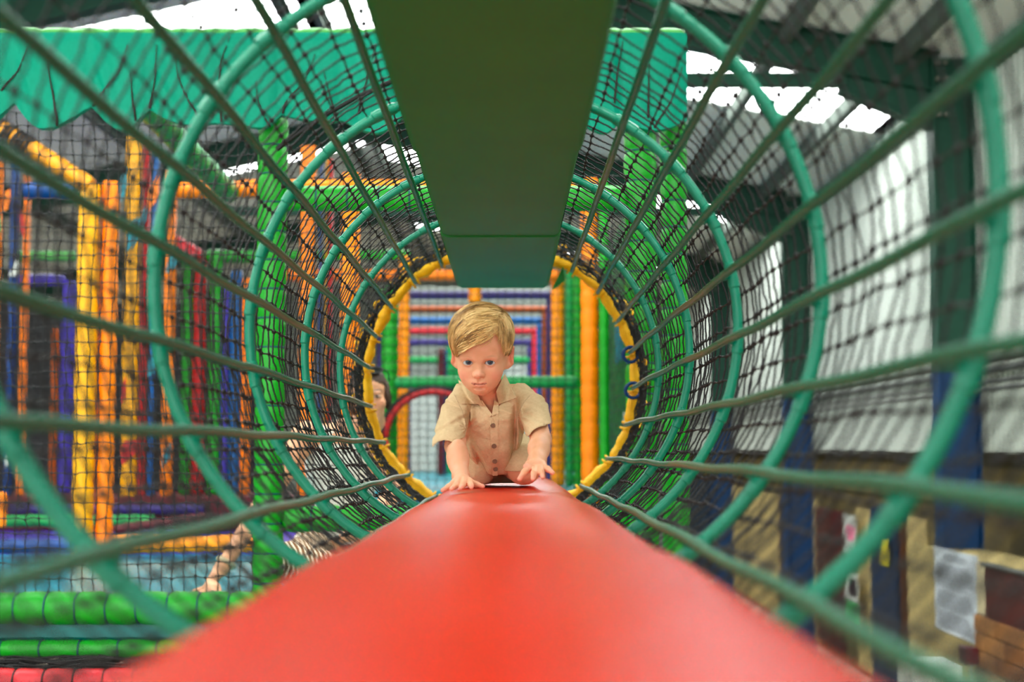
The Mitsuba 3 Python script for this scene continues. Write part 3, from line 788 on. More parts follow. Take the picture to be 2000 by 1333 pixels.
panel(38, 51, 340, 965, YPn + 0.02, 'm_orange', 'narrow orange padded strip with a red leaf, right of the dark blue panel', [('m_red', [(38, 410), (47, 420), (49, 445), (47, 465), (38, 450)])])
post_px(6, 20, 962, 1030, 7.0, 'm_orange', 'short orange padded post stub by the deck at the left edge', pitch=0.1)

# frame line behind the panels
YH = 9.4
rail_px(20, 501, 146, 501, 22, YH, 'm_lime_light', 'pale green padded crossbar left of the yellow post', pitch=0.2)
rail_px(403, 501, 560, 501, 26, YH, 'm_lime', 'green padded crossbar left of the green post, above blue and orange posts', pitch=0.2)
post_px(127, 26, 548, 966, YH, 'm_purple', 'purple padded post left of the yellow post')
rail_px(40, 548, 128, 548, 24, YH, 'm_purple', 'purple padded crossbar at the left over a dark opening', pitch=0.2)
post_px(103, 14, 640, 1100, YH + 0.8, 'm_rust', 'thin brown orange post inside the dark opening', pitch=0.15)
rail_px(20, 995, 400, 995, 20, 8.87, 'm_violet', 'low purple padded roll behind the leaf-patterned panels', pitch=0.12)
rail_px(10, 1018, 300, 1018, 24, 8.4, 'm_jade', 'low green padded roll left, in front of the purple one', pitch=0.18)
rail_px(225, 1036, 400, 1012, 22, 8.2, 'm_maroon', 'dark red sloping padded roll behind the orange edge roll', pitch=0.16)
rail_px(310, 456, 390, 506, 34, YH - 0.3, 'm_crimson', 'red sloping padded bar above the red post', pitch=0.2, gather=0.04)
for px, w, y0, mat, lab in ((362, 22, 506, 'm_lime', 'green padded post left of the red post'), (385, 27, 498, 'm_red', 'red padded post between two green posts'), (417, 27, 498, 'm_lime', 'green padded post right of the red post'),
                            (437, 15, 552, 'm_purple', 'slim purple post beside the blue post'), (457, 24, 530, 'm_sky', 'blue padded post left of the slim orange post'), (478, 19, 545, 'm_orange', 'slim orange padded post just left of the green post')):
    post_px(px, w, y0, 966, YH, mat, lab)
put('screen_board', rbox(X(-60, 10.6), X(500, 10.6), 10.6, 10.64, DECK + 0.05, Z(590, 10.6)), 'm_black', None, False, 'black board painting the dark interior behind the leaf-patterned panels', 'board')  # black sheet paints the interior shade behind the posts
put('ledge', rbox(X(-60, 9.0), X(700, 9.0), 8.9, 9.8, DECK + 0.05, LEDGE, 0.012), 'm_maroon', None, False, 'dark red padded ledge under the leaf-patterned boards', 'ledge')

# posts and panels seen through the tunnel net on the left
panel(580, 617, 285, 968, 9.0, 'm_orange', 'orange padded panel seen through the net right of the green post', [('m_cyan', [(560, 400), (546, 408), (541, 440), (556, 432)])])
panel(618, 631, 300, 968, 9.02, 'm_blue', 'narrow blue padded strip seen through the tunnel net')
panel(632, 641, 310, 968, 9.02, 'm_yellow', 'narrow yellow padded strip seen through the tunnel net')
panel(641, 645, 310, 968, 9.04, 'm_red', 'thin red padded strip seen through the tunnel net')
post_px(681, 38, 340, 1200, 7.0, 'm_orange', 'orange padded post seen through the net near the yellow mouth')
rail_px(470, 361, 1153, 361, 20, 7.42, 'm_orange', 'orange padded crossbar just behind the green crossbar', pitch=0.2)
rail_px(540, 499, 800, 499, 22, 9.32, 'm_lime', 'green padded crossbar seen through the net left of the overhead pad', pitch=0.2)

# ------------------------------------------------------------------ corridor beyond the tunnel mouth
post_px(760, 33, 560, 1010, 8.6, 'm_lime', 'green padded post beyond the tunnel mouth at left', pitch=0.075, gather=0.12)
post_px(788, 21, 500, 1010, 9.2, 'm_amber', 'orange padded post left of the toddler beyond the mouth', pitch=0.062, gather=0.12)
post_px(927, 26, 530, 592, 9.3, 'm_amber', 'short orange padded post above the toddler\'s head', pitch=0.08, gather=0.12)
post_px(1090, 27, 540, 1010, 9.4, 'm_amber', 'yellow orange padded post right of the toddler', pitch=0.085, gather=0.12)
post_px(1112, 16, 520, 1010, 9.3, 'm_jade', 'slim jade padded post right of the yellow orange post', pitch=0.08, gather=0.12)
post_px(1128, 17, 520, 1010, 8.9, 'm_lime', 'slim green padded post left of the thick orange post', pitch=0.09, gather=0.12)
post_px(1153, 36, 350, 1300, 7.48, 'm_orange', 'thick orange padded post beyond the mouth on the right', pitch=0.1, gather=0.09)
post_px(1181, 19, 350, 1300, 7.4, 'm_lime', 'green padded post at the right edge of the tunnel mouth', pitch=0.1, gather=0.12)
rail_px(760, 748, 1128, 747, 25, 8.6, 'm_jade', 'green padded crossbar at the height of the toddler\'s face', pitch=0.073, gather=0.12)
rail_px(560, 538, 1092, 538, 24, 9.3, 'm_orange', 'orange padded crossbar beyond the mouth at the top', pitch=0.07, gather=0.1)


def portal(left, right, top, w, Y, mats, label, hz=None):
    k = thing('corridor_frame', label, 'padded frame')
    xa, xb, z1, z0 = X(left, Y), X(right, Y), Z(top, Y), ZC - 0.245
    r = w * Y / F / 2
    padded('crossbar', [xa - r, Y, z1], [xb + r, Y, z1], r, mats, None, None, pitch=0.085, gather=0.1, parent=k)
    for x in (xa, xb):
        padded('upright', [x, Y, z0], [x, Y, z1 - r], r, mats, None, None, pitch=0.12, gather=0.06, parent=k)


portal(742, 1075, 577, 16, 10.0, 'm_violet', 'outermost violet padded portal frame of the corridor')
portal(752, 1065, 605, 14, 10.9, 'm_rust', 'brown orange padded portal frame, second of the nested frames')
portal(762, 1055, 627, 14, 11.8, 'm_sky', 'blue padded portal frame, third of the nested frames')
portal(772, 1046, 647, 15, 12.7, 'm_crimson', 'red padded portal frame, fourth of the nested frames')
portal(795, 1036, 669, 14, 13.6, 'm_violet', 'innermost violet padded portal frame of the corridor')
post_px(861, 13, 682, 1000, 12.9, 'm_maroon', 'dark red upright inside the corridor, left of the toddler', pitch=0.3)
post_px(870, 5, 682, 1000, 13.0, 'm_blue', 'thin blue upright beside the dark red one', pitch=0.3)
rail_px(800, 938, 868, 938, 9, 12.9, 'm_maroon', 'dark red sill at the foot of the corridor opening', pitch=0.3)
put('screen_board', rbox(X(872, 14), X(900, 14), 14, 14.05, ZC - 0.245, Z(640, 14)), 'm_jade', None, False, 'green board deep in the corridor beside the thin blue upright', 'board')
rail_px(795, 704, 1036, 704, 15, 13.6, 'm_jade', 'green bar deep in the corridor at ear height', pitch=0.2)
put('screen_board', rbox(X(790, 15.2), X(860, 15.2), 15.2, 15.25, ZC - 0.245, Z(770, 15.2)), 'm_white', None, False, 'white sheet seen through the red arch', 'board')
put('screen_board', rbox(X(985, 15.2), X(1046, 15.2), 15.2, 15.25, ZC - 0.245, Z(716, 15.2)), 'm_white', None, False, 'white sheet deep in the corridor right of the toddler', 'board')
put('screen_board', rbox(X(740, 16.5), X(1100, 16.5), 16.5, 16.55, ZC - 0.245, Z(560, 16.5)), 'm_plaster', None, False, 'pale grey rear board at the end of the corridor', 'board')
put('screen_board', rbox(X(752, 9.9), X(778, 9.9), 9.9, 9.93, ZC - 0.245, Z(775, 9.9)), 'm_orange', None, False, 'orange board inside the red arch', 'board')
# red arch
cx_, cy_, ra, Ya = 846, 858, 92, 8.5
g = np.linspace(math.radians(200), math.radians(-20), 40)
arch = np.array([at(cx_ + ra * math.cos(t), cy_ - ra * math.sin(t), Ya) for t in g])
arch = np.vstack([[at(cx_ - ra, 950, Ya)], arch, [at(cx_ + ra, 950, Ya)]])
k = thing('arch', 'red padded arch with a dark rim beyond the tunnel mouth, left of the toddler', 'arch')
put('pad', tubes(arch, 0.019, 12), 'm_red', k, True)
arch2 = np.array([at(cx_ + (ra + 9) * math.cos(t), cy_ - (ra + 9) * math.sin(t), Ya + 0.03) for t in g])
put('rim', tubes(arch2, 0.014, 10), 'm_black', k, True, label='dark outer rim')
net_panel('square_net', [X(700, 8.4), 8.4, ZC - 0.24], [X(1140, 8.4) - X(700, 8.4), 0, 0], [0, 0, 1.3], 26, 26, 'black net hanging across the corridor beyond the mouth', r=0.0023, knot=0.0042, wave=0.003)
net_panel('square_net', [0.60, 5.3, ZC - 0.3], [0, 3.2, 0], [0, 0, 1.6], 30, 22, 'dark net along the right side of the play frame', r=0.0015, knot=0.003, wave=0.003)
for y0, y1, z0, z1, mat, lab in ((6.9, 10.2, -0.3, 1.3, 'm_side', 'dark green side pad along the right of the corridor'), (8.0, 8.5, 0.5, 0.75, 'm_cyan', 'cyan patch on the dark green side pad'), (7.6, 7.9, 0.12, 0.2, 'm_white', 'small white patch on the dark green side pad')):
    xx = 0.64 if mat == 'm_side' else 0.63
    put('side_pad', rbox(xx, xx + 0.05, y0, y1, ZC + z0, ZC + z1), mat, None, False, lab, 'pad')
# rear nets and posts that close the play frame
net_panel('square_net', [-4.0, 8.6, ZC - 0.45], [3.2, 0, 0], [0, 0, 2.2], 60, 40, 'grey black net hung deep behind the yellow post', mat='m_cord_thin', r=0.0022, knot=0.003)

# ------------------------------------------------------------------ figures: distance fields turned into one mesh each
def vlen(q):
    return np.sqrt((q * q).sum(-1))


def cone(p, a, b, ra, rb):
    a, b = np.asarray(a, float), np.asarray(b, float)
    ab = b - a
    t = np.clip(((p - a) @ ab) / (ab @ ab), 0, 1)
    return vlen(p - a - t[..., None] * ab) - (ra + (rb - ra) * t)


def chain(p, pts, rs):
    d = cone(p, pts[0], pts[1], rs[0], rs[1])
    for i in range(1, len(pts) - 1):
        d = smin(d, cone(p, pts[i], pts[i + 1], rs[i], rs[i + 1]), 0.006)
    return d


def ell(p, c, r, M=None):
    q = p - np.asarray(c, float)
    if M is not None:
        q = q @ M
    r = np.asarray(r, float)
    k0, k1 = vlen(q / r), vlen(q / (r * r)) + 1e-9
    return k0 * (k0 - 1) / k1


def smin(a, b, k):
    h = np.maximum(k - np.abs(a - b), 0) / k
    return np.minimum(a, b) - h * h * k / 4


def smax(a, b, k):
    return -smin(-a, -b, k)


def axis_of(*pieces):
    """A grid axis from (start, stop, step) pieces, each with its own fineness."""
    return np.concatenate([np.arange(a, b, s) for a, b, s in pieces])


def surface(fn, xs, ys, zs, step=4, slack=1.6):
    """The zero surface of fn on the grid xs, ys, zs (surface nets; fn is evaluated only near the surface)."""
    xs, ys, zs = (np.concatenate([a, a[-1] + (a[-1] - a[-2]) * np.arange(1, 2 * step)])[: (len(a) + step - 1) // step * step] for a in (xs, ys, zs))
    n = [len(a) // step for a in (xs, ys, zs)]
    mid = [a.reshape(-1, step).mean(1) for a in (xs, ys, zs)]
    rad = [np.ptp(a.reshape(-1, step), axis=1) / 2 + (a[1] - a[0]) for a in (xs, ys, zs)]
    C = np.stack(np.meshgrid(*mid, indexing='ij'), -1)
    Rr = np.sqrt(rad[0][:, None, None] ** 2 + rad[1][None, :, None] ** 2 + rad[2][None, None] ** 2)
    cd = fn(C.reshape(-1, 3)).reshape(n)
    D = np.repeat(np.repeat(np.repeat(np.sign(cd).astype(np.float32), step, 0), step, 1), step, 2)
    near = np.argwhere(np.abs(cd) < Rr * slack)
    off = np.stack(np.meshgrid(*[np.arange(step)] * 3, indexing='ij'), -1).reshape(-1, 3)
    for s in range(0, len(near), 4000):
        g = (near[s:s + 4000, None] * step + off[None]).reshape(-1, 3)
        D[g[:, 0], g[:, 1], g[:, 2]] = fn(np.stack([xs[g[:, 0]], ys[g[:, 1]], zs[g[:, 2]]], -1))
    S = D < 0
    cnt = sum(S[i:S.shape[0] - 1 + i, j:S.shape[1] - 1 + j, k:S.shape[2] - 1 + k].astype(np.int8) for i in (0, 1) for j in (0, 1) for k in (0, 1))
    cells = np.argwhere((cnt > 0) & (cnt < 8))
    idx = np.full(cnt.shape, -1, np.int32)
    idx[tuple(cells.T)] = np.arange(len(cells))
    acc, num = np.zeros((len(cells), 3)), np.zeros(len(cells))
    X3 = lambda g: np.stack([xs[g[:, 0]], ys[g[:, 1]], zs[g[:, 2]]], -1)
    cor = [np.array(c) for c in np.ndindex(2, 2, 2)]
    for a in cor:
        for ax in range(3):
            if a[ax]:
                continue
            b = a.copy()
            b[ax] = 1
            ga, gb = cells + a, cells + b
            da, db = D[tuple(ga.T)], D[tuple(gb.T)]
            m = (da < 0) != (db < 0)
            t = (da[m] / (da[m] - db[m]))[:, None]
            acc[m] += X3(ga[m]) * (1 - t) + X3(gb[m]) * t
            num[m] += 1
    V = acc / num[:, None]
    faces = []
    for ax in range(3):
        u, w = (ax + 1) % 3, (ax + 2) % 3
        sl = [slice(1, -1)] * 3
        s0, s1 = list(sl), list(sl)
        s1[ax] = slice(2, None)
        A, B = S[tuple(s0)], S[tuple(s1)]
        g = np.argwhere(A != B) + 1
        flip = B[tuple((g - 1).T)]
        eu, ew = np.eye(3, dtype=int)[u], np.eye(3, dtype=int)[w]
        q = np.stack([idx[tuple((g - o).T)] for o in (0 * eu, eu, eu + ew, ew)], -1)
        ok = (q >= 0).all(1)
        q, flip = q[ok], flip[ok]
        q[flip] = q[flip][:, ::-1]
        faces += [q[:, [0, 1, 2]], q[:, [0, 2, 3]]]
    return trimesh.Trimesh(V, np.vstack(faces), process=False)


def decimate(m, keep):
    return m


def spread(fn, px, py, Y0=2.9, Y1=4.2):
    """Where the view ray through the pixel first meets the surface fn = 0 (the camera rays are only used to lay trimmings onto the cloth)."""
    px, py = np.broadcast_arrays(np.asarray(px, float), np.asarray(py, float))
    y = np.full(px.shape, Y0)
    for _ in range(60):
        p = np.array([at(a, b, c) for a, b, c in zip(px.ravel(), py.ravel(), y.ravel())])
        y = np.minimum(y + np.maximum(fn(p).reshape(y.shape), 0) * 0.8, Y1)
    return p.reshape(px.shape + (3,)), y


def skin_bsdf(name, rough):
    scene[name] = {'type': 'principled', 'base_color': {'type': 'mesh_attribute', 'name': 'vertex_color'}, 'roughness': rough, 'specular': 0.35}


skin_bsdf('m_skin', 0.52)
skin_bsdf('m_hair', 0.42)
skin_bsdf('m_eye', 0.08)
SHIRT = mikit.proc(lambda p, n, uv: mikit.mix(lin((192, 162, 122)), lin((216, 190, 150)), mikit.fbm(p.x * 260, p.y * 90, p.z * 260) * 0.6 + 0.4 * mikit.fbm(p.x * 60, p.y * 60, p.z * 60)))
scene['m_shirt'] = {'type': 'twosided', 'nested': {'type': 'bumpmap', 'arbitrary': mikit.proc(lambda p, n, uv: mikit.fbm(p.x * 420, p.y * 150, p.z * 220) + 0.8 * mikit.fbm(p.x * 110, p.y * 60, p.z * 70), 6e-4), 'scale': 0.0016,
                    'nested': {'type': 'diffuse', 'reflectance': SHIRT}}}
matte('m_shirt_edge', (176, 148, 114))
plastic('m_button', (150, 116, 90), 0.3)
plastic('m_button_hole', (60, 40, 32), 0.4)

# ------------------------------------------------------------------ the toddler
HO = at(940.8, 692, 3.22)                                 # head origin: between the ears at eye height
al, ps, ro = math.radians(22), math.radians(-5), math.radians(-1.5)
Rx = np.array([[1, 0, 0], [0, math.cos(al), -math.sin(al)], [0, math.sin(al), math.cos(al)]])
Rz = np.array([[math.cos(ps), -math.sin(ps), 0], [math.sin(ps), math.cos(ps), 0], [0, 0, 1]])
Ry = np.array([[math.cos(ro), 0, math.sin(ro)], [0, 1, 0], [-math.sin(ro), 0, math.cos(ro)]])
HM = Ry @ Rx @ Rz                                       # local (right, back, up) -> world
hl = lambda p: (p - HO) @ HM                            # world -> head
hw = lambda q: HO + np.asarray(q, float) @ HM.T         # head -> world


def eye_lids(q, s):
    """Eyeball-hugging lids with an almond opening; s = -1 image left, 1 image right."""
    c = np.array([s * 0.0245, -0.0560, 0.000])
    e = q - c
    x = e[..., 0]
    ball = vlen(e) - 0.0134
    up = 0.0070 * np.clip(1 - (x / 0.0112) ** 2, 0, 1) ** 0.6 - 0.0004
    lo = -0.0036 * np.clip(1 - (x / 0.0112) ** 2, 0, 1) ** 0.85 - 0.0002
    slit = np.maximum(np.maximum(e[..., 2] - up, lo - e[..., 2]), np.abs(x) - 0.0113)
    slit = np.maximum(slit, e[..., 1] + 0.003)
    return ball, slit


def head_sdf(q):
    d = ell(q, (0, 0.010, 0.034), (0.0665, 0.080, 0.070))
    d = smin(d, ell(q, (0, -0.018, -0.018), (0.0470, 0.051, 0.058)), 0.030)
    d = smin(d, ell(q, (0, -0.030, 0.040), (0.046, 0.044, 0.036)), 0.03)                 # forehead
    for s in (-1, 1):
        d = smin(d, ell(q, (s * 0.0265, -0.043, -0.028), (0.0205, 0.023, 0.022)), 0.022)  # cheeks
        d = smin(d, ell(q, (s * 0.0165, -0.042, -0.052), (0.0165, 0.019, 0.0155)), 0.022)   # jowls
        d = smin(d, cone(q, (s * 0.012, -0.0675, 0.0125), (s * 0.036, -0.058, 0.0105), 0.0045, 0.004), 0.014)   # brow ridge
    d = smin(d, ell(q, (0, -0.050, -0.0655), (0.0175, 0.0165, 0.0135)), 0.018)             # chin
    for s in (-1, 1):
        d = smax(d, -ell(q, (s * 0.0245, -0.076, 0.000), (0.0150, 0.0125, 0.0085)), 0.010)  # sockets
    d = smin(d, ell(q, (0, -0.061, -0.046), (0.020, 0.014, 0.013)), 0.016)                # muzzle
    d = smin(d, cone(q, (0, -0.0625, 0.010), (0, -0.0745, -0.0185), 0.0050, 0.0065), 0.013)  # nose bridge
    d = smin(d, ell(q, (0, -0.0788, -0.0220), (0.0084, 0.0086, 0.0080)), 0.006)          # nose tip
    for s in (-1, 1):
        d = smin(d, ell(q, (s * 0.0084, -0.0735, -0.0250), (0.0046, 0.0064, 0.0052)), 0.005)
        d = smax(d, -ell(q, (s * 0.0046, -0.0775, -0.0302), (0.0030, 0.0045, 0.0028)), 0.002)
    # mouth
    ul = [(-0.0165, -0.0645, -0.0436), (-0.008, -0.0702, -0.0430), (0, -0.0714, -0.0438), (0.008, -0.0702, -0.0430), (0.0165, -0.0645, -0.0436)]
    d = smin(d, chain(q, [np.array(a) for a in ul], (0.0018, 0.0025, 0.0027, 0.0025, 0.0018)), 0.005)
    d = smin(d, chain(q, [np.array(a) for a in ((-0.0115, -0.0675, -0.0478), (0, -0.0716, -0.0494), (0.0115, -0.0675, -0.0478))], (0.0026, 0.0040, 0.0026)), 0.005)
    cr = [(-0.0170, -0.0655, -0.0452), (-0.008, -0.0756, -0.0460), (0, -0.0768, -0.0466), (0.008, -0.0756, -0.0460), (0.0170, -0.0655, -0.0452)]
    d = smax(d, -chain(q, [np.array(a) for a in cr], (0.0012, 0.0009, 0.0008, 0.0009, 0.0012)), 0.0012)
    d = smax(d, -ell(q, (0, -0.0755, -0.0365), (0.0028, 0.0035, 0.0055)), 0.004)         # philtrum
    d = smax(d, -ell(q, (0, -0.0715, -0.0572), (0.012, 0.0035, 0.0028)), 0.005)          # fold under the lip
    for s in (-1, 1):                                                                   # ears
        d = smin(d, ell(q, (s * 0.049, 0.006, -0.018), (0.009, 0.020, 0.020)), 0.012)
        A = np.array([[math.cos(s * 0.5), math.sin(s * 0.5), 0], [-math.sin(s * 0.5), math.cos(s * 0.5), 0], [0, 0, 1]]).T
        e_ = s * 0.20
        A = np.array([[math.cos(e_), 0, math.sin(e_)], [0, 1, 0], [-math.sin(e_), 0, math.cos(e_)]]) @ A
        ear = ell(q, (s * 0.0660, 0.016, -0.010), (0.0075, 0.0165, 0.0255), A)
        ear = smax(ear, -ell(q, (s * 0.0718, 0.011, -0.006), (0.0060, 0.0105, 0.0175), A), 0.003)
        ear = smin(ear, ell(q, (s * 0.0575, 0.008, -0.030), (0.006, 0.008, 0.008)), 0.006)
        d = smin(d, ear, 0.006)
    for s in (-1, 1):
        ball, slit = eye_lids(q, s)
        d = smin(d, ball, 0.0028)
        d = smax(d, -slit, 0.0012)
    return d


# limbs
SR, ER, WR = at(893, 806, 3.30), at(889, 872, 3.225), np.array([-0.1065, 3.135, ZC - 0.060])
SL, EL, WL_ = at(1040, 800, 3.30), at(1056, 858, 3.215), at(1049, 900, 3.075)
def finger(p, base, mid, tip, r0, r1):
    return chain(p, [np.asarray(base), np.asarray(mid), np.asarray(tip)], (r0, (r0 + r1) / 2 + 0.0002, r1))


bz = lambda x: float(beam_z(x))
RH = []                                                 # right hand, flat on the beam
for (x0, y0, z0), (x1, y1), (x2, y2) in (((-0.118, 3.088, -0.071), (-0.131, 3.066), (-0.1425, 3.046)), ((-0.108, 3.080, -0.069), (-0.1165, 3.055), (-0.1230, 3.030)),
                                         ((-0.097, 3.077, -0.068), (-0.1005, 3.050), (-0.1035, 3.023)), ((-0.086, 3.081, -0.069), (-0.0830, 3.055), (-0.0805, 3.030)), ((-0.090, 3.110, -0.069), (-0.0720, 3.098), (-0.0575, 3.083))):
    RH.append(((x0, y0, ZC + z0), (x1, y1, bz(x1) + 0.0095), (x2, y2, bz(x2) + 0.0052)))
LH = []                                                 # left hand, lifted, fingers hanging forward
K0 = at(1047, 914, 3.03)
for a, b, c in (((1035, 913, 3.018), (1024, 923, 2.997), (1014.5, 936, 2.985)), ((1045, 915, 3.008), (1043, 925, 2.985), (1041, 936, 2.970)), ((1054, 914, 3.010), (1057, 922, 2.988), (1060, 933, 2.975)),
                ((1061, 911, 3.020), (1070, 917, 3.002), (1079, 924, 2.990)), ((1041, 906, 3.050), (1033, 907, 3.030), (1026, 912, 3.012))):
    LH.append(tuple(at(*q) for q in (a, b, c)))
palmR = (at(905, 948, 3.10))
Hp = dict(chest=at(955, 822, 3.37), belly=at(964, 876, 3.46), hipR=at(936, 896, 3.60), hipL=at(998, 893, 3.60), kneeR=np.array([-0.085, 3.43, ZC - 0.044]), kneeL=np.array([0.034, 3.39, ZC - 0.046]))
footR, footL = np.array([-0.062, 3.66, ZC - 0.062]), np.array([0.042, 3.62, ZC - 0.062])
neck0, neck1 = hw((0, 0.022, -0.045)), at(955, 790, 3.36)


def body_sdf(p):
    d = smin(ell(p, Hp['chest'], (0.060, 0.056, 0.046)), ell(p, Hp['belly'], (0.052, 0.070, 0.042)), 0.03)
    d = smin(d, cone(p, Hp['hipR'], Hp['hipL'], 0.055, 0.055), 0.04)
    d = smin(d, cone(p, SR + [0.02, 0.05, -0.01], SL + [-0.02, 0.05, -0.01], 0.020, 0.020), 0.03)
    d = smin(d, cone(p, neck0, neck1, 0.037, 0.040), 0.022)
    d = smin(d, chain(p, [SR, ER, WR], (0.027, 0.0235, 0.0190)), 0.02)
    d = smin(d, ell(p, (ER + WR) / 2 + [0, 0, 0.012], (0.0208, 0.023, 0.036)), 0.02)
    d = smin(d, chain(p, [SL, EL, WL_], (0.027, 0.0232, 0.0188)), 0.02)
    d = smin(d, ell(p, (EL + WL_) / 2 + [0, 0, 0.004], (0.0202, 0.038, 0.023)), 0.02)
    whole, pw = d, p
    mh = (p[:, 1] < 3.19) & (p[:, 2] < ZC + 0.03)
    p, d = pw[mh], whole[mh]
    hand = smin(cone(p, WR + [0, -0.008, -0.002], (-0.103, 3.095, ZC - 0.070), 0.018, 0.0125), ell(p, (-0.103, 3.094, ZC - 0.0715), (0.0205, 0.022, 0.0125)), 0.012)
    for i, f in enumerate(RH):
        hand = smin(hand, finger(p, *f, 0.0066, 0.0047), 0.0045)
    d = smin(d, hand, 0.010)
    hand = smin(cone(p, WL_, K0, 0.0185, 0.0135), cone(p, at(1037, 911, 3.030), at(1058, 910, 3.030), 0.0125, 0.0115), 0.012)
    for f in LH:
        hand = smin(hand, finger(p, *f, 0.0066, 0.0049), 0.0045)
    d = smin(d, hand, 0.010)
    whole[mh] = d
    d, p = whole, pw
    for h, kn, ft in ((Hp['hipR'], Hp['kneeR'], footR), (Hp['hipL'], Hp['kneeL'], footL)):
        d = smin(d, chain(p, [h, kn, ft, ft + [0, 0.05, 0]], (0.052, 0.040, 0.026, 0.02)), 0.02)
    m = vlen(p - HO) < 0.17
    if m.any():
        d[m] = smin(d[m], head_sdf(hl(p[m])), 0.012)
    return d


hx, hy, hz = HO
gx = axis_of((-0.175, -0.150, 0.0022), (-0.150, -0.045, 0.0010), (-0.045, 0.016, 0.0009), (0.016, 0.105, 0.0011), (0.105, 0.13, 0.0022))
gy = axis_of((2.955, 3.105, 0.0012), (3.105, 3.20, 0.00095), (3.20, 3.30, 0.0016), (3.30, 3.78, 0.0032))
gz = axis_of((ZC - 0.125, ZC - 0.02, 0.0012), (ZC - 0.02, ZC + 0.10, 0.0020), (ZC + 0.10, ZC + 0.215, 0.00095), (ZC + 0.215, ZC + 0.34, 0.0020))
bm_ = surface(body_sdf, gx, gy, gz)


def skin_colour(v):
    q = hl(v)
    base = np.tile(np.array(srgb(212, 152, 114)), (len(v), 1))

    def blend(col, w):
        base[:] = base * (1 - w[:, None]) + np.array(srgb(*col)) * w[:, None]
    n = meshkit.fbm(v * 60, 3)
    blend((226, 166, 138), np.clip((n - 0.35) * 1.2, 0, 0.5))
    inhead = q[:, 2] > -0.085
    g = lambda c, r: np.exp(-(((q - np.array(c)) / np.array(r)) ** 2).sum(1)) * inhead
    for s in (-1, 1):
        blend((224, 138, 116), 0.55 * g((s * 0.036, -0.058, -0.030), (0.017, 0.03, 0.015)))
        blend((226, 140, 118), 0.7 * g((s * 0.07, 0.014, 0.002), (0.014, 0.02, 0.025)))
        blend((206, 138, 122), 0.45 * g((s * 0.0245, -0.068, -0.0085), (0.012, 0.012, 0.0035)))
        blend((198, 132, 112), 0.5 * g((s * 0.0245, -0.066, 0.0075), (0.013, 0.012, 0.003)))
        bx_ = np.abs(q[:, 0] - s * 0.0265)                                              # fair eyebrows
        arc = 0.0150 + 0.0035 * (1 - (bx_ / 0.014) ** 2)
        blend((182, 134, 98), 0.38 * np.exp(-((q[:, 2] - arc) / 0.0022) ** 2) * np.clip(1.5 - bx_ / 0.010, 0, 1) * (q[:, 1] < -0.03))
        b, slit = eye_lids(q, s)                                                        # lash line
        lash = np.exp(-(np.abs(slit) / 0.0011) ** 2) * (q[:, 1] < -0.055) * (b < 0.003)
        blend((92, 58, 44), 0.9 * lash * (q[:, 2] > -0.0005) + 0.4 * lash * (q[:, 2] <= -0.0005))
    blend((228, 150, 128), 0.5 * g((0, -0.080, -0.0225), (0.010, 0.012, 0.008)))
    lips = np.maximum(np.exp(-(((q[:, 2] + 0.0438 - 4 * q[:, 0] ** 2) / 0.0026) ** 2)) * (np.abs(q[:, 0]) < 0.0165), np.exp(-(((q[:, 2] + 0.0497 - 14 * q[:, 0] ** 2) / 0.0030) ** 2)) * (np.abs(q[:, 0]) < 0.0145))
    blend((196, 108, 94), 0.6 * lips * (q[:, 1] < -0.05))
    blend((104, 46, 42), 0.8 * np.exp(-(((q[:, 2] + 0.0468 - 8 * q[:, 0] ** 2) / 0.0009) ** 2)) * (np.abs(q[:, 0]) < 0.0175) * (q[:, 1] < -0.05))
    blend((206, 140, 118), 0.4 * g((0, -0.068, -0.0585), (0.013, 0.012, 0.004)))
    for f in RH + LH:                                                                   # rosy finger ends
        blend((226, 140, 124), 0.6 * np.exp(-(vlen(v - np.array(f[2])) / 0.010) ** 2))
    blend((226, 160, 136), 0.35 * np.exp(-(vlen(v - ER) / 0.03) ** 2))
    return np.clip(base, 0, 1)


kid = put('person', bm_, 'm_skin', None, True, 'blond toddler in a beige button shirt crawling along the red beam towards the camera', 'person', color=skin_colour(bm_.vertices))

# eyes
for s in (-1, 1):
    m = trimesh.creation.icosphere(subdivisions=5, radius=0.0124)
    # the gaze: straight to the camera
    c = np.array([s * 0.0245, -0.0560, 0.0])
    gaze = hl(EYE + np.array([0, 0, 0.0])) - c
    gaze /= np.linalg.norm(gaze)
    cosv = (m.vertices / 0.0124) @ gaze
    angv = np.degrees(np.arccos(np.clip(cosv, -1, 1)))
    col = np.tile(np.array(srgb(188, 188, 190)), (len(m.vertices), 1))
    col[angv < 31.5] = srgb(34, 42, 52)
    col[angv < 27.0] = srgb(58, 74, 88)
    col[angv < 13.5] = srgb(6, 6, 8)
    m.vertices = m.vertices * (1 + 0.045 * np.exp(-(angv / 22) ** 4))[:, None]
    m.vertices = hw(m.vertices + c)
    put('eye', m, 'm_eye', kid, True, color=col)

# ---- shirt
def shirt_core(p):
    d = ell(p, at(956, 816, 3.375), (0.088, 0.086, 0.066))
    d = smin(d, ell(p, at(963, 868, 3.405), (0.069, 0.085, 0.058)), 0.04)
    d = smin(d, ell(p, at(971, 905, 3.455), (0.050, 0.090, 0.042)), 0.035)
    for nt, rn, a in ((at(918, 758, 3.385), 0.033, SR), (at(984, 752, 3.385), 0.034, SL)):
        d = smin(d, cone(p, nt, a + [0, 0.015, 0.002], rn, 0.034), 0.02)
    return d


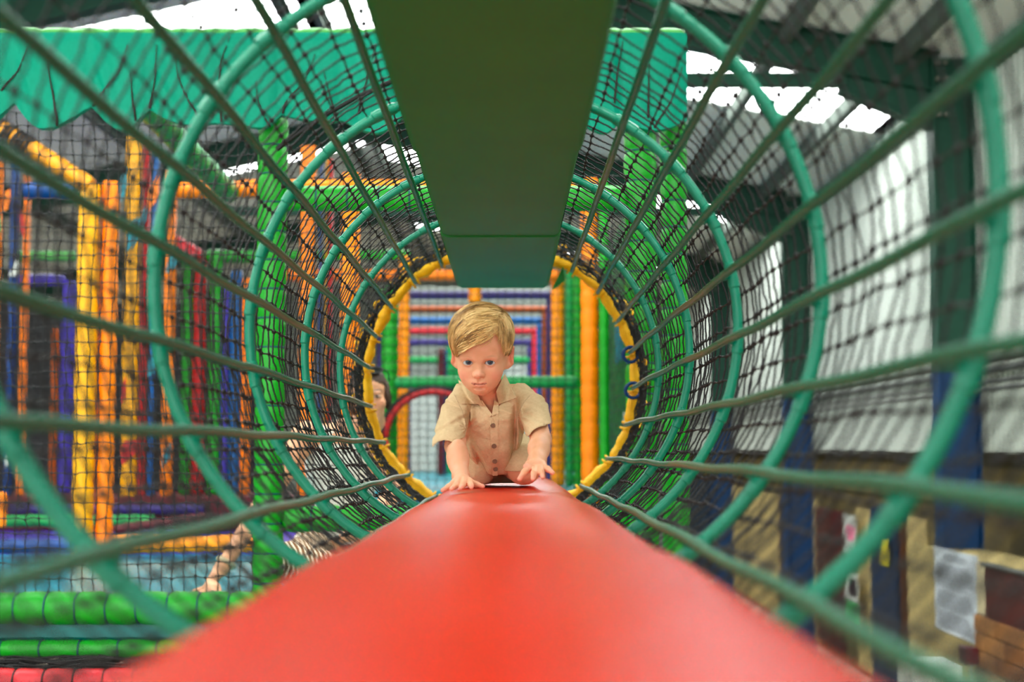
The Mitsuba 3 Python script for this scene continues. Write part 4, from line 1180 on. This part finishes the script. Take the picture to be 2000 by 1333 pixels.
hemR, hemL = at(879, 860, 3.235), at(1052, 838, 3.235)
dirR, dirL = (hemR - SR) / np.linalg.norm(hemR - SR), (hemL - SL) / np.linalg.norm(hemL - SL)
cutR, cutL = np.array([0.22, 0.16, -1.0]), np.array([0.50, 0.16, -1.0])
cutR, cutL = cutR / np.linalg.norm(cutR), cutL / np.linalg.norm(cutL)
Vx = at(961, 811, 3.28)


def folds(p):
    r1, r2 = p - at(912, 838, 3.26), p - at(1013, 815, 3.26)
    a1, a2 = np.arctan2(r1[..., 2], r1[..., 0]), np.arctan2(r2[..., 2], r2[..., 0])
    f = 0.0022 * np.sin(a1 * 9 + 1) * np.exp(-(vlen(r1) / 0.045) ** 2) * (1 - np.exp(-(vlen(r1) / 0.016) ** 2)) + 0.0022 * np.sin(a2 * 9) * np.exp(-(vlen(r2) / 0.045) ** 2) * (1 - np.exp(-(vlen(r2) / 0.016) ** 2))
    f = f + 0.009 * (meshkit.fbm(p * np.array([34, 14, 10.0]), 2) - 0.5) * np.clip((ZC + 0.12 - p[..., 2]) / 0.12, 0.15, 1) + 0.004 * (meshkit.fbm(p * 45, 2) - 0.5)
    x, z = p[..., 0], p[..., 2] - ZC
    win = lambda a, b, s_: 1 / (1 + np.exp(-np.clip((z - a) / s_, -30, 30))) / (1 + np.exp(np.clip((z - b) / s_, -30, 30)))
    fr = p[..., 1] < 3.40
    f = f + fr * 0.013 * np.exp(-((x - 0.0105 - 0.05 * (z - 0.03)) / 0.0065) ** 2) * win(-0.04, 0.10, 0.012)       # deep fold right of the buttons
    f = f + fr * 0.012 * np.exp(-((x + 0.078 + 0.42 * (z + 0.01)) / 0.0075) ** 2) * win(-0.075, 0.02, 0.012)        # slanting fold at lower left
    f = f + fr * 0.005 * np.exp(-((x + 0.098 - 0.08 * z) / 0.004) ** 2) * win(0.02, 0.10, 0.012)
    f = f + fr * 0.004 * np.exp(-((x - 0.026 + 0.15 * (z - 0.05)) / 0.004) ** 2) * win(0.0, 0.10, 0.012)
    for m_, q_, w_ in ((0.55, -0.0, 0.006), (-0.35, 0.03, 0.005)):                                                     # sleeve creases
        f = f + 0.0030 * np.exp(-((z - 0.062 - q_ - m_ * (x + 0.115)) / w_) ** 2) * (x < -0.09) - 0.0016 * np.exp(-((z - 0.072 - q_ - m_ * (x + 0.115)) / w_) ** 2) * (x < -0.09)
        f = f + 0.0028 * np.exp(-((z - 0.068 - q_ + m_ * (x - 0.055)) / w_) ** 2) * (x > 0.03)
    return f


def shirt_sdf(p, trim=True):
    d = shirt_core(p)
    arm_r = cone(p, SR, hemR + dirR * 0.02, 0.037, 0.0385)
    arm_l = cone(p, SL, hemL + dirL * 0.02, 0.036, 0.0325)
    if trim:
        arm_r = np.maximum(arm_r, (p - hemR) @ cutR)
        arm_l = np.maximum(arm_l, (p - hemL) @ cutL)
    d = smin(smin(d, arm_r, 0.014), arm_l, 0.014)
    d = d + folds(p)
    if not trim:
        return d
    d = np.maximum(d, -cone(p, hemR - dirR * 0.035, hemR + dirR * 0.06, 0.026, 0.0355))
    d = np.maximum(d, -cone(p, hemL - dirL * 0.035, hemL + dirL * 0.06, 0.025, 0.0295))
    d = np.maximum(d, (ZC - 0.062 + 0.05 * (p[..., 1] - 3.40)) - p[..., 2])                     # bottom hem
    x = p[..., 0] - Vx[0]
    vee = Vx[2] + np.where(x < 0, 0.95, 1.35) * np.abs(x) - p[..., 2]
    d = np.maximum(d, -np.maximum(vee, p[..., 1] - 3.37))
    return np.maximum(d, -(cone(p, neck0, neck1 + (neck1 - neck0) * 0.1, 0.043, 0.040)))


sm = surface(shirt_sdf, np.arange(-0.175, 0.105, 0.0017), np.arange(3.17, 3.60, 0.0020), np.arange(ZC - 0.09, ZC + 0.15, 0.0017))
sh = put('shirt', sm, 'm_shirt', kid, True, label='beige short sleeved shirt')


def patch(name, quad, mat, off, thick, n=14, parent=sh, fn=None, label=None):
    """Cloth laid on the shirt: quad = four photo corners, projected onto the cloth, then raised by off and thickened."""
    fn = fn or (lambda p: np.minimum(shirt_sdf(p, False), cone(p, neck0, neck1, 0.045, 0.046)))
    q = np.array(quad, float)
    u, v = np.meshgrid(np.linspace(0, 1, n), np.linspace(0, 1, n), indexing='ij')
    P = (q[0] * ((1 - u) * (1 - v))[..., None] + q[1] * (u * (1 - v))[..., None] + q[2] * (u * v)[..., None] + q[3] * ((1 - u) * v)[..., None])
    p, y = spread(fn, P[..., 0], P[..., 1])
    y = ndimage.gaussian_filter(y, 1.2, mode='nearest')
    f = np.array([at(a, b, c - off) for a, b, c in zip(P[..., 0].ravel(), P[..., 1].ravel(), y.ravel())])
    b_ = f + [0, thick, 0]
    V = np.vstack([f, b_])
    i, j = np.meshgrid(np.arange(n - 1), np.arange(n - 1), indexing='ij')
    k = np.stack([i * n + j, (i + 1) * n + j, (i + 1) * n + j + 1, i * n + j + 1], -1).reshape(-1, 4)
    N = n * n
    rim = np.concatenate([np.arange(n), np.arange(2 * n - 1, N, n), np.arange(N - 2, N - n - 1, -1), np.arange(N - 2 * n, 0, -n)])
    r2 = np.roll(rim, -1)
    faces = np.vstack([k[:, [0, 1, 2]], k[:, [0, 2, 3]], k[:, [0, 2, 1]] + N, k[:, [0, 3, 2]] + N, np.stack([rim, rim + N, r2], 1), np.stack([r2, rim + N, r2 + N], 1)])
    m = trimesh.Trimesh(V, faces, process=False)
    m.fix_normals()
    return put(name, m, mat, parent, 40, label)


patch('collar', [(895, 742), (902, 789), (942, 790), (930, 765)], 'm_shirt', 0.007, 0.006)
patch('collar', [(986, 730), (1009, 777), (974, 790), (969, 765)], 'm_shirt', 0.007, 0.006)
patch('lapel', [(930, 786), (957, 815), (961, 810), (941, 782)], 'm_shirt', 0.005, 0.004)
patch('lapel', [(966, 782), (974, 788), (974, 808), (960, 813)], 'm_shirt', 0.005, 0.004)
patch('placket', [(957, 828), (962, 930), (972, 930), (973, 806)], 'm_shirt', 0.0042, 0.004)
for px, py in ((963, 832), (965, 872), (966.5, 902), (968, 917)):
    p, y = spread(lambda p: shirt_sdf(p, False), [px], [py])
    c = p[0] - [0, 0.0055, 0]
    w = trimesh.creation.cylinder(0.0052, 0.0026, sections=24)
    rimm = trimesh.creation.torus(0.0046, 0.0011, major_sections=24, minor_sections=8)
    holes = [trimesh.creation.cylinder(0.0007, 0.0006, sections=8, transform=trimesh.transformations.translation_matrix((a, b, 0.0014))) for a in (-0.0014, 0.0014) for b in (-0.0014, 0.0014)]
    M = trimesh.transformations.rotation_matrix(math.radians(90 + 15), [1, 0, 0])
    ms = []
    for m in (cat_meshes([w, rimm]), cat_meshes(holes)):
        m.apply_transform(M)
        m.apply_translation(c)
        ms.append(m)
    b = put('button', ms[0], 'm_button', sh, 40)
    scene[b] = mikit.ply(cat_meshes(ms), 'm_button', smooth=40)
# shoulder seams and sleeve hems
for pts in (((886, 768), (894, 785), (905, 808), (911, 836)), ((1036, 772), (1024, 785), (1015, 802), (1012, 818))):
    L = np.array(pts, float)
    s_ = np.linspace(0, 3, 24)
    px, py = (ndimage.gaussian_filter1d(np.interp(s_, range(4), L[:, i]), 2, mode='nearest') for i in (0, 1))
    p, _ = spread(lambda p: shirt_sdf(p, False), px, py)
    put('seam', tubes(p - [0, 0.0002, 0], 0.0007, 5), 'm_shirt_edge', sh, True)


def shorts_sdf(p):
    d = cone(p, Hp['hipR'], Hp['hipL'], 0.066, 0.066)
    for h, kn in ((Hp['hipR'], Hp['kneeR']), (Hp['hipL'], Hp['kneeL'])):
        leg = chain(p, [h, h + (kn - h) * 0.97, kn + [0, 0.06, -0.012]], (0.060, 0.051, 0.046))
        if h is Hp['hipL']:
            leg = np.maximum(leg, ZC - 0.054 + 0.10 * (p[..., 1] - 3.36) - p[..., 2])
        d = smin(d, leg, 0.02)
    d = smin(d, cone(p, Hp['hipR'] + [0.03, -0.05, 0.0], Hp['belly'] + [0, 0.03, 0], 0.055, 0.06), 0.03)
    d = d + 0.006 * (meshkit.fbm(p * np.array([30, 22, 30.0]), 2) - 0.5)
    return np.maximum(d, (np.asarray(ZC - 0.0875)) - p[..., 2])


put('shorts', surface(shorts_sdf, np.arange(-0.17, 0.12, 0.0026), np.arange(3.33, 3.72, 0.0026), np.arange(ZC - 0.10, ZC + 0.09, 0.0026)), 'm_shirt', kid, True, label='beige linen shorts')

# ---- hair: a cap and combed strands
def hairline(x):
    """Height of the front hair edge over the eye line, in head coordinates: low on the image left, rising to the right."""
    return np.interp(x, [-0.068, -0.055, -0.040, -0.02, 0.0, 0.028, 0.040, 0.047, 0.054, 0.066], [0.0, 0.011, 0.017, 0.033, 0.044, 0.058, 0.060, 0.044, 0.012, -0.004])


def skull(q):
    d = ell(q, (0, 0.010, 0.034), (0.0665, 0.080, 0.070))
    return smin(d, ell(q, (0, -0.030, 0.040), (0.046, 0.044, 0.036)), 0.03)


def lift(q):
    """Thickness of the hair over the skull: full on top and along the swept fringe, close at the sides."""
    x, y, z = q[..., 0], q[..., 1], q[..., 2]
    t = 0.0055 + 0.0065 * np.clip((z - 0.02) / 0.06, 0, 1) + 0.005 * np.exp(-((x + 0.030) / 0.035) ** 2 - ((z - 0.045) / 0.04) ** 2) * (y < 0.02)
    return t


def cap_sdf(q):
    d = skull(q) - lift(q) * 0.62
    edge = np.where(q[..., 1] < -0.005, hairline(q[..., 0]), hairline(q[..., 0]) * np.clip(1 - (q[..., 1] + 0.005) / 0.02, 0, 1) - 0.030 * np.clip((q[..., 1] + 0.005) / 0.03, 0, 1))
    edge = edge + 0.003 * np.sin(q[..., 0] * 420) * (q[..., 1] < 0)
    edge = edge + np.where(q[..., 1] < -0.01, 0.007, 0.0)
    d = smax(d, edge - q[..., 2], 0.006)
    for s in (-1, 1):
        d = np.maximum(d, -ell(q, (s * 0.0715, 0.008, -0.010), (0.014, 0.016, 0.026)))
    return d


hg = surface(cap_sdf, np.arange(-0.085, 0.086, 0.0016), np.arange(-0.095, 0.112, 0.0018), np.arange(-0.045, 0.128, 0.0016))
CROWN = np.array([0.030, 0.004, 0.106])


def hair_colour(w, t, r):
    dark, mid, light = np.array(srgb(112, 76, 38)), np.array(srgb(196, 150, 86)), np.array(srgb(248, 214, 150))
    k = np.clip(w, 0, 1)[:, None]
    c = np.where(k < 0.5, dark + (mid - dark) * k * 2, mid + (light - mid) * (k * 2 - 1))
    return np.clip(c * (0.85 + 0.3 * r[:, None]), 0, 1)


cv = np.asarray(hg.vertices)
hgw = trimesh.Trimesh(hw(cv), hg.faces, process=False)
hair = put('hair', hgw, 'm_hair', kid, True, label='short blond hair swept sideways', color=hair_colour(0.34 + 0.35 * meshkit.fbm(cv * np.array([120, 60, 60.0]), 2), 0, np.full(len(cv), 0.5)))


def comb(q, cross=None):
    """Direction in which the hair lies at q (head coordinates, unit, not yet tangent)."""
    x, y, z = q[:, 0], q[:, 1], q[:, 2]
    away = q - CROWN
    away /= vlen(away)[:, None] + 1e-9
    sweep = np.tile(np.array([-0.86, -0.34, -0.38]), (len(q), 1))
    down = np.tile(np.array([0.0, -0.15, -1.0]), (len(q), 1))
    wr = np.clip((x - 0.026) / 0.012, 0, 1)[:, None] * (1 if cross is None else 1 - cross[:, None])                                    # right of the parting: straight down
    wl = np.clip((-x - 0.040) / 0.02, 0, 1)[:, None] * 0.75
    wb = np.clip((y - 0.015) / 0.03, 0, 1)[:, None] * (1 if cross is None else 1 - cross[:, None])
    d = sweep * (1 - wl) + down * wl
    d = d * (1 - wr) + (down * 0.8 + away * 0.5) * wr
    d = d * (1 - wb) + (away * 0.7 + down * 0.6) * wb
    return d / (vlen(d)[:, None] + 1e-9)


hr_ = np.random.default_rng(3)
N = 13000
d0 = hr_.normal(size=(N, 3))
d0 /= vlen(d0)[:, None]
q = d0 * np.array([0.068, 0.085, 0.075]) + [0, 0.008, 0.034]
keep = (q[:, 2] > hairline(q[:, 0]) + 0.004) | ((q[:, 1] > 0.012) & (q[:, 2] > -0.022))
keep &= q[:, 1] < 0.085
q = q[keep][:8000]
xx_, yy_ = hr_.uniform(0.030, 0.046, 420), hr_.uniform(-0.045, 0.030, 420)             # strands that cross the parting
q = np.vstack([q, np.stack([xx_, yy_, 0.034 + 0.075 * np.sqrt(np.clip(1 - (xx_ / 0.068) ** 2 - ((yy_ - 0.008) / 0.085) ** 2, 0.02, 1))], 1)])
N = len(q)
cross = (np.arange(N) >= N - 420).astype(float)
clump = meshkit.fbm(q * np.array([50, 50, 90.0]) + 3, 2)
cell = meshkit.noise(q @ np.array([[80, 20, 0], [20, 60, 20], [40, 10, 110.0]]) * 1.0)
tone = np.clip((clump - 0.5) * 2.2 + 0.50 + 0.9 * (cell - 0.5) + hr_.normal(0, 0.12, N), 0, 1)
length = np.where(q[:, 2] > 0.05, hr_.uniform(0.045, 0.078, N), hr_.uniform(0.016, 0.032, N))
length = np.where((q[:, 1] < -0.02) & (q[:, 0] < 0.03), hr_.uniform(0.040, 0.075, N), length)
steps = 9
path = [q.copy()]
hgt = lift(q) * hr_.uniform(0.45, 1.05, N)
off = hr_.uniform(0.55, 1.1, N)
jit_ = hr_.normal(0, 0.10, (N, 3)) + 0.5 * (np.stack([meshkit.noise(q * 45 + 7 * i) for i in range(3)], 1) - 0.5)
e = 1e-3
for k_ in range(steps):
    g = np.stack([skull(q + e * v) - skull(q - e * v) for v in np.eye(3)], 1)
    g /= vlen(g)[:, None] + 1e-9
    d = comb(q, cross) + jit_
    d -= g * (d * g).sum(1)[:, None]
    d /= vlen(d)[:, None] + 1e-9
    q = q + d * (length / steps)[:, None]
    tgt = lift(q) * off * (1.0 if k_ < 6 else 0.92)
    q = q + g * (tgt - skull(q))[:, None] * (0.75 if k_ else 1.0)
    path.append(q.copy())
Pq = np.stack(path[1:], 1)
# fringe strands may not run far below the hair edge
low_ok = (Pq[..., 2] > hairline(Pq[..., 0]) - np.where(Pq[..., 1] < 0, 0.005, 0.03)).all(1)
Pq, tone = Pq[low_ok], tone[low_ok]
rr_ = np.array([0.55, 0.9, 1, 1, 1, 0.9, 0.75, 0.5, 0.22]) * 0.00085
Wp = hw(Pq.reshape(-1, 3)).reshape(Pq.shape)
st = tubes(Wp, np.broadcast_to(rr_ * 1.0, Pq.shape[:2]), 3, caps=False)
tt = np.repeat(tone, steps * 3) + 0.12 * np.tile(np.repeat(np.linspace(-0.6, 1, steps), 3), len(tone))
put('strands', st, 'm_hair', hair, True, kind='stuff', color=hair_colour(tt, 0, np.repeat(hr_.uniform(0.3, 0.7, len(tone)), steps * 3)))

# ------------------------------------------------------------------ the woman sitting beside the tunnel
WO = at(722, 779, 5.66)                                  # between her ears at eye height
wr_ = math.radians(-8)
wy = math.radians(4)
WM = np.array([[math.cos(wr_), 0, math.sin(wr_)], [0, 1, 0], [-math.sin(wr_), 0, math.cos(wr_)]]) @ np.array([[math.cos(wy), -math.sin(wy), 0], [math.sin(wy), math.cos(wy), 0], [0, 0, 1]])
wl_ = lambda p: (p - WO) @ WM
ww = lambda q: WO + np.asarray(q, float) @ WM.T
wS = [at(598, 852, 5.66), at(716, 872, 5.74)]
wE, wW = at(520, 975, 5.52), at(434, 1110, 5.36)
wE2, wW2 = at(770, 960, 5.62), at(715, 1040, 5.40)
wHip = [at(630, 1086, 5.82), at(730, 1086, 5.84)]
wK = [at(566, 1100, 5.42), at(792, 1092, 5.50)]
wF = [at(700, 1122, 5.36), at(650, 1128, 5.48)]
wN0, wN1 = ww((0, 0.02, -0.09)), at(688, 842, 5.72)
wChest, wWaist = at(672, 905, 5.74), at(674, 1010, 5.78)
HB = at(414, 1134, 5.325)
WH = []
for a, b, c in (((404, 1146, 5.30), (392, 1152, 5.285), (378, 1156, 5.275)), ((406, 1150, 5.275), (396, 1157, 5.25), (385, 1162, 5.23)), ((412, 1153, 5.265), (405, 1161, 5.235), (397, 1166, 5.21)),
                ((419, 1154, 5.27), (416, 1163, 5.245), (411, 1168, 5.225)), ((424, 1142, 5.31), (428, 1153, 5.285), (428, 1161, 5.265))):
    WH.append(tuple(at(*q) for q in (a, b, c)))


def woman_head(q):
    d = ell(q, (0, 0.012, 0.038), (0.073, 0.093, 0.082))
    d = smin(d, ell(q, (0, -0.022, -0.035), (0.056, 0.058, 0.072)), 0.03)
    d = smin(d, ell(q, (0, -0.058, -0.092), (0.020, 0.018, 0.016)), 0.025)
    for s in (-1, 1):
        d = smin(d, ell(q, (s * 0.038, -0.050, -0.026), (0.022, 0.020, 0.020)), 0.02)
        d = smax(d, -ell(q, (s * 0.031, -0.088, 0.000), (0.017, 0.013, 0.010)), 0.010)
        d = smin(d, cone(q, (s * 0.016, -0.080, 0.017), (s * 0.045, -0.066, 0.015), 0.005, 0.004), 0.012)
        d = smin(d, ell(q, (s * 0.074, 0.015, -0.012), (0.008, 0.018, 0.030)), 0.006)
        d = smin(d, ell(q, (s * 0.031, -0.064, 0.000), (0.0165, 0.0165, 0.0115)), 0.004)
    d = smin(d, cone(q, (0, -0.076, 0.012), (0, -0.096, -0.034), 0.006, 0.008), 0.012)
    d = smin(d, ell(q, (0, -0.098, -0.040), (0.010, 0.010, 0.009)), 0.006)
    for s in (-1, 1):
        d = smin(d, ell(q, (s * 0.011, -0.091, -0.043), (0.006, 0.008, 0.006)), 0.005)
    d = smin(d, chain(q, [np.array(a) for a in ((-0.022, -0.078, -0.066), (0, -0.089, -0.064), (0.022, -0.078, -0.066))], (0.003, 0.0045, 0.003)), 0.006)
    d = smin(d, chain(q, [np.array(a) for a in ((-0.016, -0.079, -0.073), (0, -0.086, -0.075), (0.016, -0.079, -0.073))], (0.003, 0.005, 0.003)), 0.006)
    return d


def woman_sdf(p):
    d = smin(ell(p, wChest, (0.150, 0.095, 0.17)), cone(p, wWaist, (wHip[0] + wHip[1]) / 2, 0.11, 0.125), 0.08)
    d = smin(d, cone(p, wS[0], wS[1], 0.052, 0.052), 0.05)
    d = smin(d, cone(p, wN0, wN1, 0.050, 0.056), 0.04)
    d = smin(d, chain(p, [wS[0], wE, wW], (0.052, 0.040, 0.027)), 0.03)
    d = smin(d, chain(p, [wS[1], wE2, wW2], (0.050, 0.039, 0.027)), 0.03)
    d = smin(d, cone(p, wW2, wW2 + [-0.08, -0.02, -0.02], 0.027, 0.02), 0.02)
    for i in (0, 1):
        d = smin(d, chain(p, [wHip[i], wK[i], wF[i], wF[i] + [0.06 * (1 if i == 0 else -1), -0.03, -0.01]], (0.085, 0.062, 0.038, 0.026)), 0.03)
    m = vlen(p - HB) < 0.2
    if m.any():
        h = cone(p[m], wW, HB, 0.027, 0.019)
        h = smin(h, cone(p[m], at(408, 1146, 5.31), at(420, 1148, 5.285), 0.019, 0.018), 0.02)
        for f in WH:
            h = smin(h, finger(p[m], *f, 0.0095, 0.0070), 0.007)
        d[m] = smin(d[m], h, 0.016)
    m = vlen(p - WO) < 0.22
    if m.any():
        d[m] = smin(d[m], woman_head(wl_(p[m])), 0.02)
    return d


wm = surface(woman_sdf, axis_of((-1.32, -1.10, 0.0028), (-1.10, -0.62, 0.0045), (-0.62, -0.44, 0.0024), (-0.44, -0.30, 0.0045)), axis_of((5.15, 5.30, 0.003), (5.30, 5.52, 0.0045), (5.52, 5.78, 0.0028), (5.78, 6.0, 0.006)),
             axis_of((ZC - 0.64, ZC - 0.47, 0.0028), (ZC - 0.47, ZC + 0.08, 0.0055), (ZC + 0.08, ZC + 0.42, 0.0026)))


def woman_colour(v):
    q = wl_(v)
    base = np.tile(np.array(srgb(206, 150, 114)), (len(v), 1))

    def blend(col, w):
        base[:] = base * (1 - w[:, None]) + np.array(srgb(*col)) * w[:, None]
    blend((206, 146, 114), np.clip((meshkit.fbm(v * 30, 3) - 0.4) * 1.5, 0, 0.6))
    g = lambda c, r: np.exp(-(((q - np.array(c)) / np.array(r)) ** 2).sum(1))
    for s in (-1, 1):
        blend((212, 132, 108), 0.5 * g((s * 0.042, -0.07, -0.03), (0.02, 0.04, 0.018)))
        arc = 0.021 + 0.005 * (1 - ((np.abs(q[:, 0]) - 0.034) / 0.02) ** 2)
        blend((74, 48, 36), 0.8 * np.exp(-((q[:, 2] - arc) / 0.0035) ** 2) * (np.abs(np.abs(q[:, 0]) - 0.033) < 0.022) * (q[:, 1] < -0.04))
        ex_ = (q[:, 0] - s * 0.031) / 0.0155
        blend((120, 78, 58), 0.6 * g((s * 0.031, -0.07, 0.002), (0.018, 0.03, 0.011)))
        blend((196, 182, 172), 0.8 * np.clip(1.2 - (ex_ ** 2 + (q[:, 2] / 0.0050) ** 2), 0, 1) * (q[:, 1] < -0.05))
        blend((58, 40, 30), np.clip(2.2 - 2 * (((q[:, 0] - s * 0.031) / 0.0066) ** 2 + (q[:, 2] / 0.0066) ** 2), 0, 1) * (np.abs(q[:, 2]) < 0.006) * (q[:, 1] < -0.05))
        blend((54, 34, 28), 0.9 * np.exp(-((q[:, 2] - 0.0058 * (1 - ex_ ** 2)) / 0.0018) ** 2) * (np.abs(ex_) < 1.05) * (q[:, 1] < -0.05))
    blend((190, 92, 88), 0.85 * np.exp(-(((q[:, 2] + 0.0695) / 0.0065) ** 2)) * np.clip(1.4 - np.abs(q[:, 0]) / 0.018, 0, 1) * (q[:, 1] < -0.06))
    return np.clip(base, 0, 1)


lady = put('person', wm, 'm_skin', None, True, 'woman with sunglasses on her head sitting beside the net tunnel, leaning on her arm', 'person', color=woman_colour(wm.vertices))
plastic('m_brown_hair', mottled((64, 42, 28), (92, 62, 42), 40.0), 0.4)
matte('m_top', mottled((214, 214, 208), (232, 232, 226), 20.0))
# her trousers' weave: brown stripes on cream
matte('m_stripes', mikit.proc(lambda p, n, uv: mikit.mix(lin((222, 206, 184)), lin((112, 78, 52)), mikit.smoothstep(0.45, 0.6, dr.abs(dr.sin((p.x * 1.0 + p.y * 0.45 + 0.03 * mikit.fbm(p.x * 9, p.y * 9, p.z * 9)) * 170.0))))))


def lady_hair(q):
    d = ell(q, (0, 0.018, 0.040), (0.080, 0.098, 0.087))
    d = smin(d, cone(q, (0, 0.085, 0.03), (0, 0.10, -0.10), 0.045, 0.025), 0.03)
    for s in (-1, 1):
        d = smin(d, ell(q, (s * 0.070, 0.004, -0.005), (0.016, 0.050, 0.055)), 0.02)
    f = (0.052 - 0.55 * np.abs(q[..., 0]) - 9 * q[..., 0] ** 2) - q[..., 2]           # hair edge over the brow
    front = smax(f, q[..., 1] + 0.008 - 0.5 * np.clip(q[..., 2] - 0.045, 0, 1), 0.01)
    d = smax(d, -np.maximum(-f - 9, -(q[..., 1] + 0.052) * 0 - 9), 0.01) if False else d
    face = np.maximum(q[..., 1] + 0.022 + 1.1 * np.clip(np.abs(q[..., 0]) - 0.045, 0, 1) - 0.35 * np.clip(q[..., 2], 0, 1), q[..., 2] - 0.062 + 0.5 * np.abs(q[..., 0]) * 0.6)
    d = smax(d, -face, 0.012)
    d = d + 0.0025 * np.sin(q[..., 0] * 500 + q[..., 2] * 120) * 0.5
    return np.maximum(d, -0.075 - q[..., 2]) if False else d


hm = surface(lady_hair, np.arange(-0.10, 0.10, 0.003), np.arange(-0.11, 0.16, 0.003), np.arange(-0.15, 0.14, 0.003))
put('hair', trimesh.Trimesh(ww(hm.vertices), hm.faces, process=False), 'm_brown_hair', lady, True, label='brown hair tied back')


def top_sdf(p):
    d = smin(ell(p, wChest, (0.158, 0.105, 0.178)), cone(p, wWaist, (wHip[0] + wHip[1]) / 2 + [0, 0, 0.06], 0.118, 0.13), 0.08)
    for i in (0, 1):
        s0 = wS[i] * (0.62 + 0.2 * i) + wN1 * (0.38 - 0.2 * i)
        d = smin(d, cone(p, s0 + [0, 0.0, -0.005], s0 + [0, 0.0, -0.12], 0.052, 0.06), 0.04)
    d = d + 0.012 * (meshkit.fbm(p * 14, 2) - 0.5)
    x = p[..., 0] - wN1[0]
    return np.maximum(d, -np.maximum(ZC + 0.035 + 0.5 * np.abs(x) - p[..., 2], p[..., 1] - 5.75))


put('top', surface(top_sdf, np.arange(-0.92, -0.34, 0.0055), np.arange(5.58, 5.98, 0.0055), np.arange(ZC - 0.52, ZC + 0.13, 0.0055)), 'm_top', lady, True, label='pale sleeveless top')


def trousers_sdf(p):
    d = cone(p, wHip[0] + [0, 0, 0.02], wHip[1] + [0, 0, 0.02], 0.125, 0.125)
    for i in (0, 1):
        d = smin(d, chain(p, [wHip[i], wK[i], wK[i] + (wF[i] - wK[i]) * 0.9], (0.100, 0.080, 0.058)), 0.03)
    d = d + 0.016 * (meshkit.fbm(p * 12, 2) - 0.5)
    return np.maximum(d, DECK + 0.002 - p[..., 2])


put('trousers', surface(trousers_sdf, np.arange(-1.0, -0.24, 0.0055), np.arange(5.24, 6.0, 0.0055), np.arange(DECK - 0.02, ZC - 0.28, 0.0055)), 'm_stripes', lady, True, label='brown and cream striped trousers')

sg = thing('sunglasses', 'dark sunglasses pushed up on the woman\'s hair', 'sunglasses')
plastic('m_lens', (12, 12, 14), 0.08)
g = np.linspace(0, 2 * np.pi, 28, endpoint=False)
for s in (-1, 1):
    rim = np.stack([s * 0.036 + 0.031 * np.cos(g), -0.072 + 0.044 * (0.5 + 0.5 * np.sin(g)), 0.106 + 0.013 * np.sin(g)], 1)
    rim[:, 1] += 0.55 * (np.abs(rim[:, 0]) - 0.02).clip(0)
    c = rim.mean(0)
    out = np.concatenate([rim, [c + [0, -0.004, 0.001]]])
    lens = trimesh.Trimesh(ww(np.vstack([out, out + [0, 0.003, 0.001]])), np.vstack([[[i, (i + 1) % 28, 28] for i in range(28)], [[(i + 1) % 28 + 29, i + 29, 57] for i in range(28)]]), process=False)
    put('lens', lens, 'm_lens', sg, True)
    put('rim', tubes(ww(rim), 0.0032, 7, closed=True), 'm_black', sg, True)
    put('temple', tubes(ww(np.array([(s * 0.069, -0.040, 0.104), (s * 0.083, -0.01, 0.098), (s * 0.087, 0.04, 0.085), (s * 0.085, 0.085, 0.06)])), 0.003, 6), 'm_black', sg, True)
put('bridge', tubes(ww(np.array([(-0.008, -0.074, 0.100), (0, -0.077, 0.104), (0.008, -0.074, 0.100)])), 0.003, 6), 'm_black', sg, True)
g = np.linspace(0, 2 * np.pi, 40, endpoint=False)
c = wE + (wW - wE) * 0.93
d_, a_, b_ = frame_of(wW - wE)
ring = c + 0.0345 * (np.cos(g)[:, None] * a_ + np.sin(g)[:, None] * b_) + d_ * 0.004 * np.sin(g * 2)[:, None]
put('bracelet', ring_tube(ring, d_, 0.0075, 8), 'm_cream', None, True, 'cream scrunchie bracelet round the woman\'s wrist', 'bracelet')
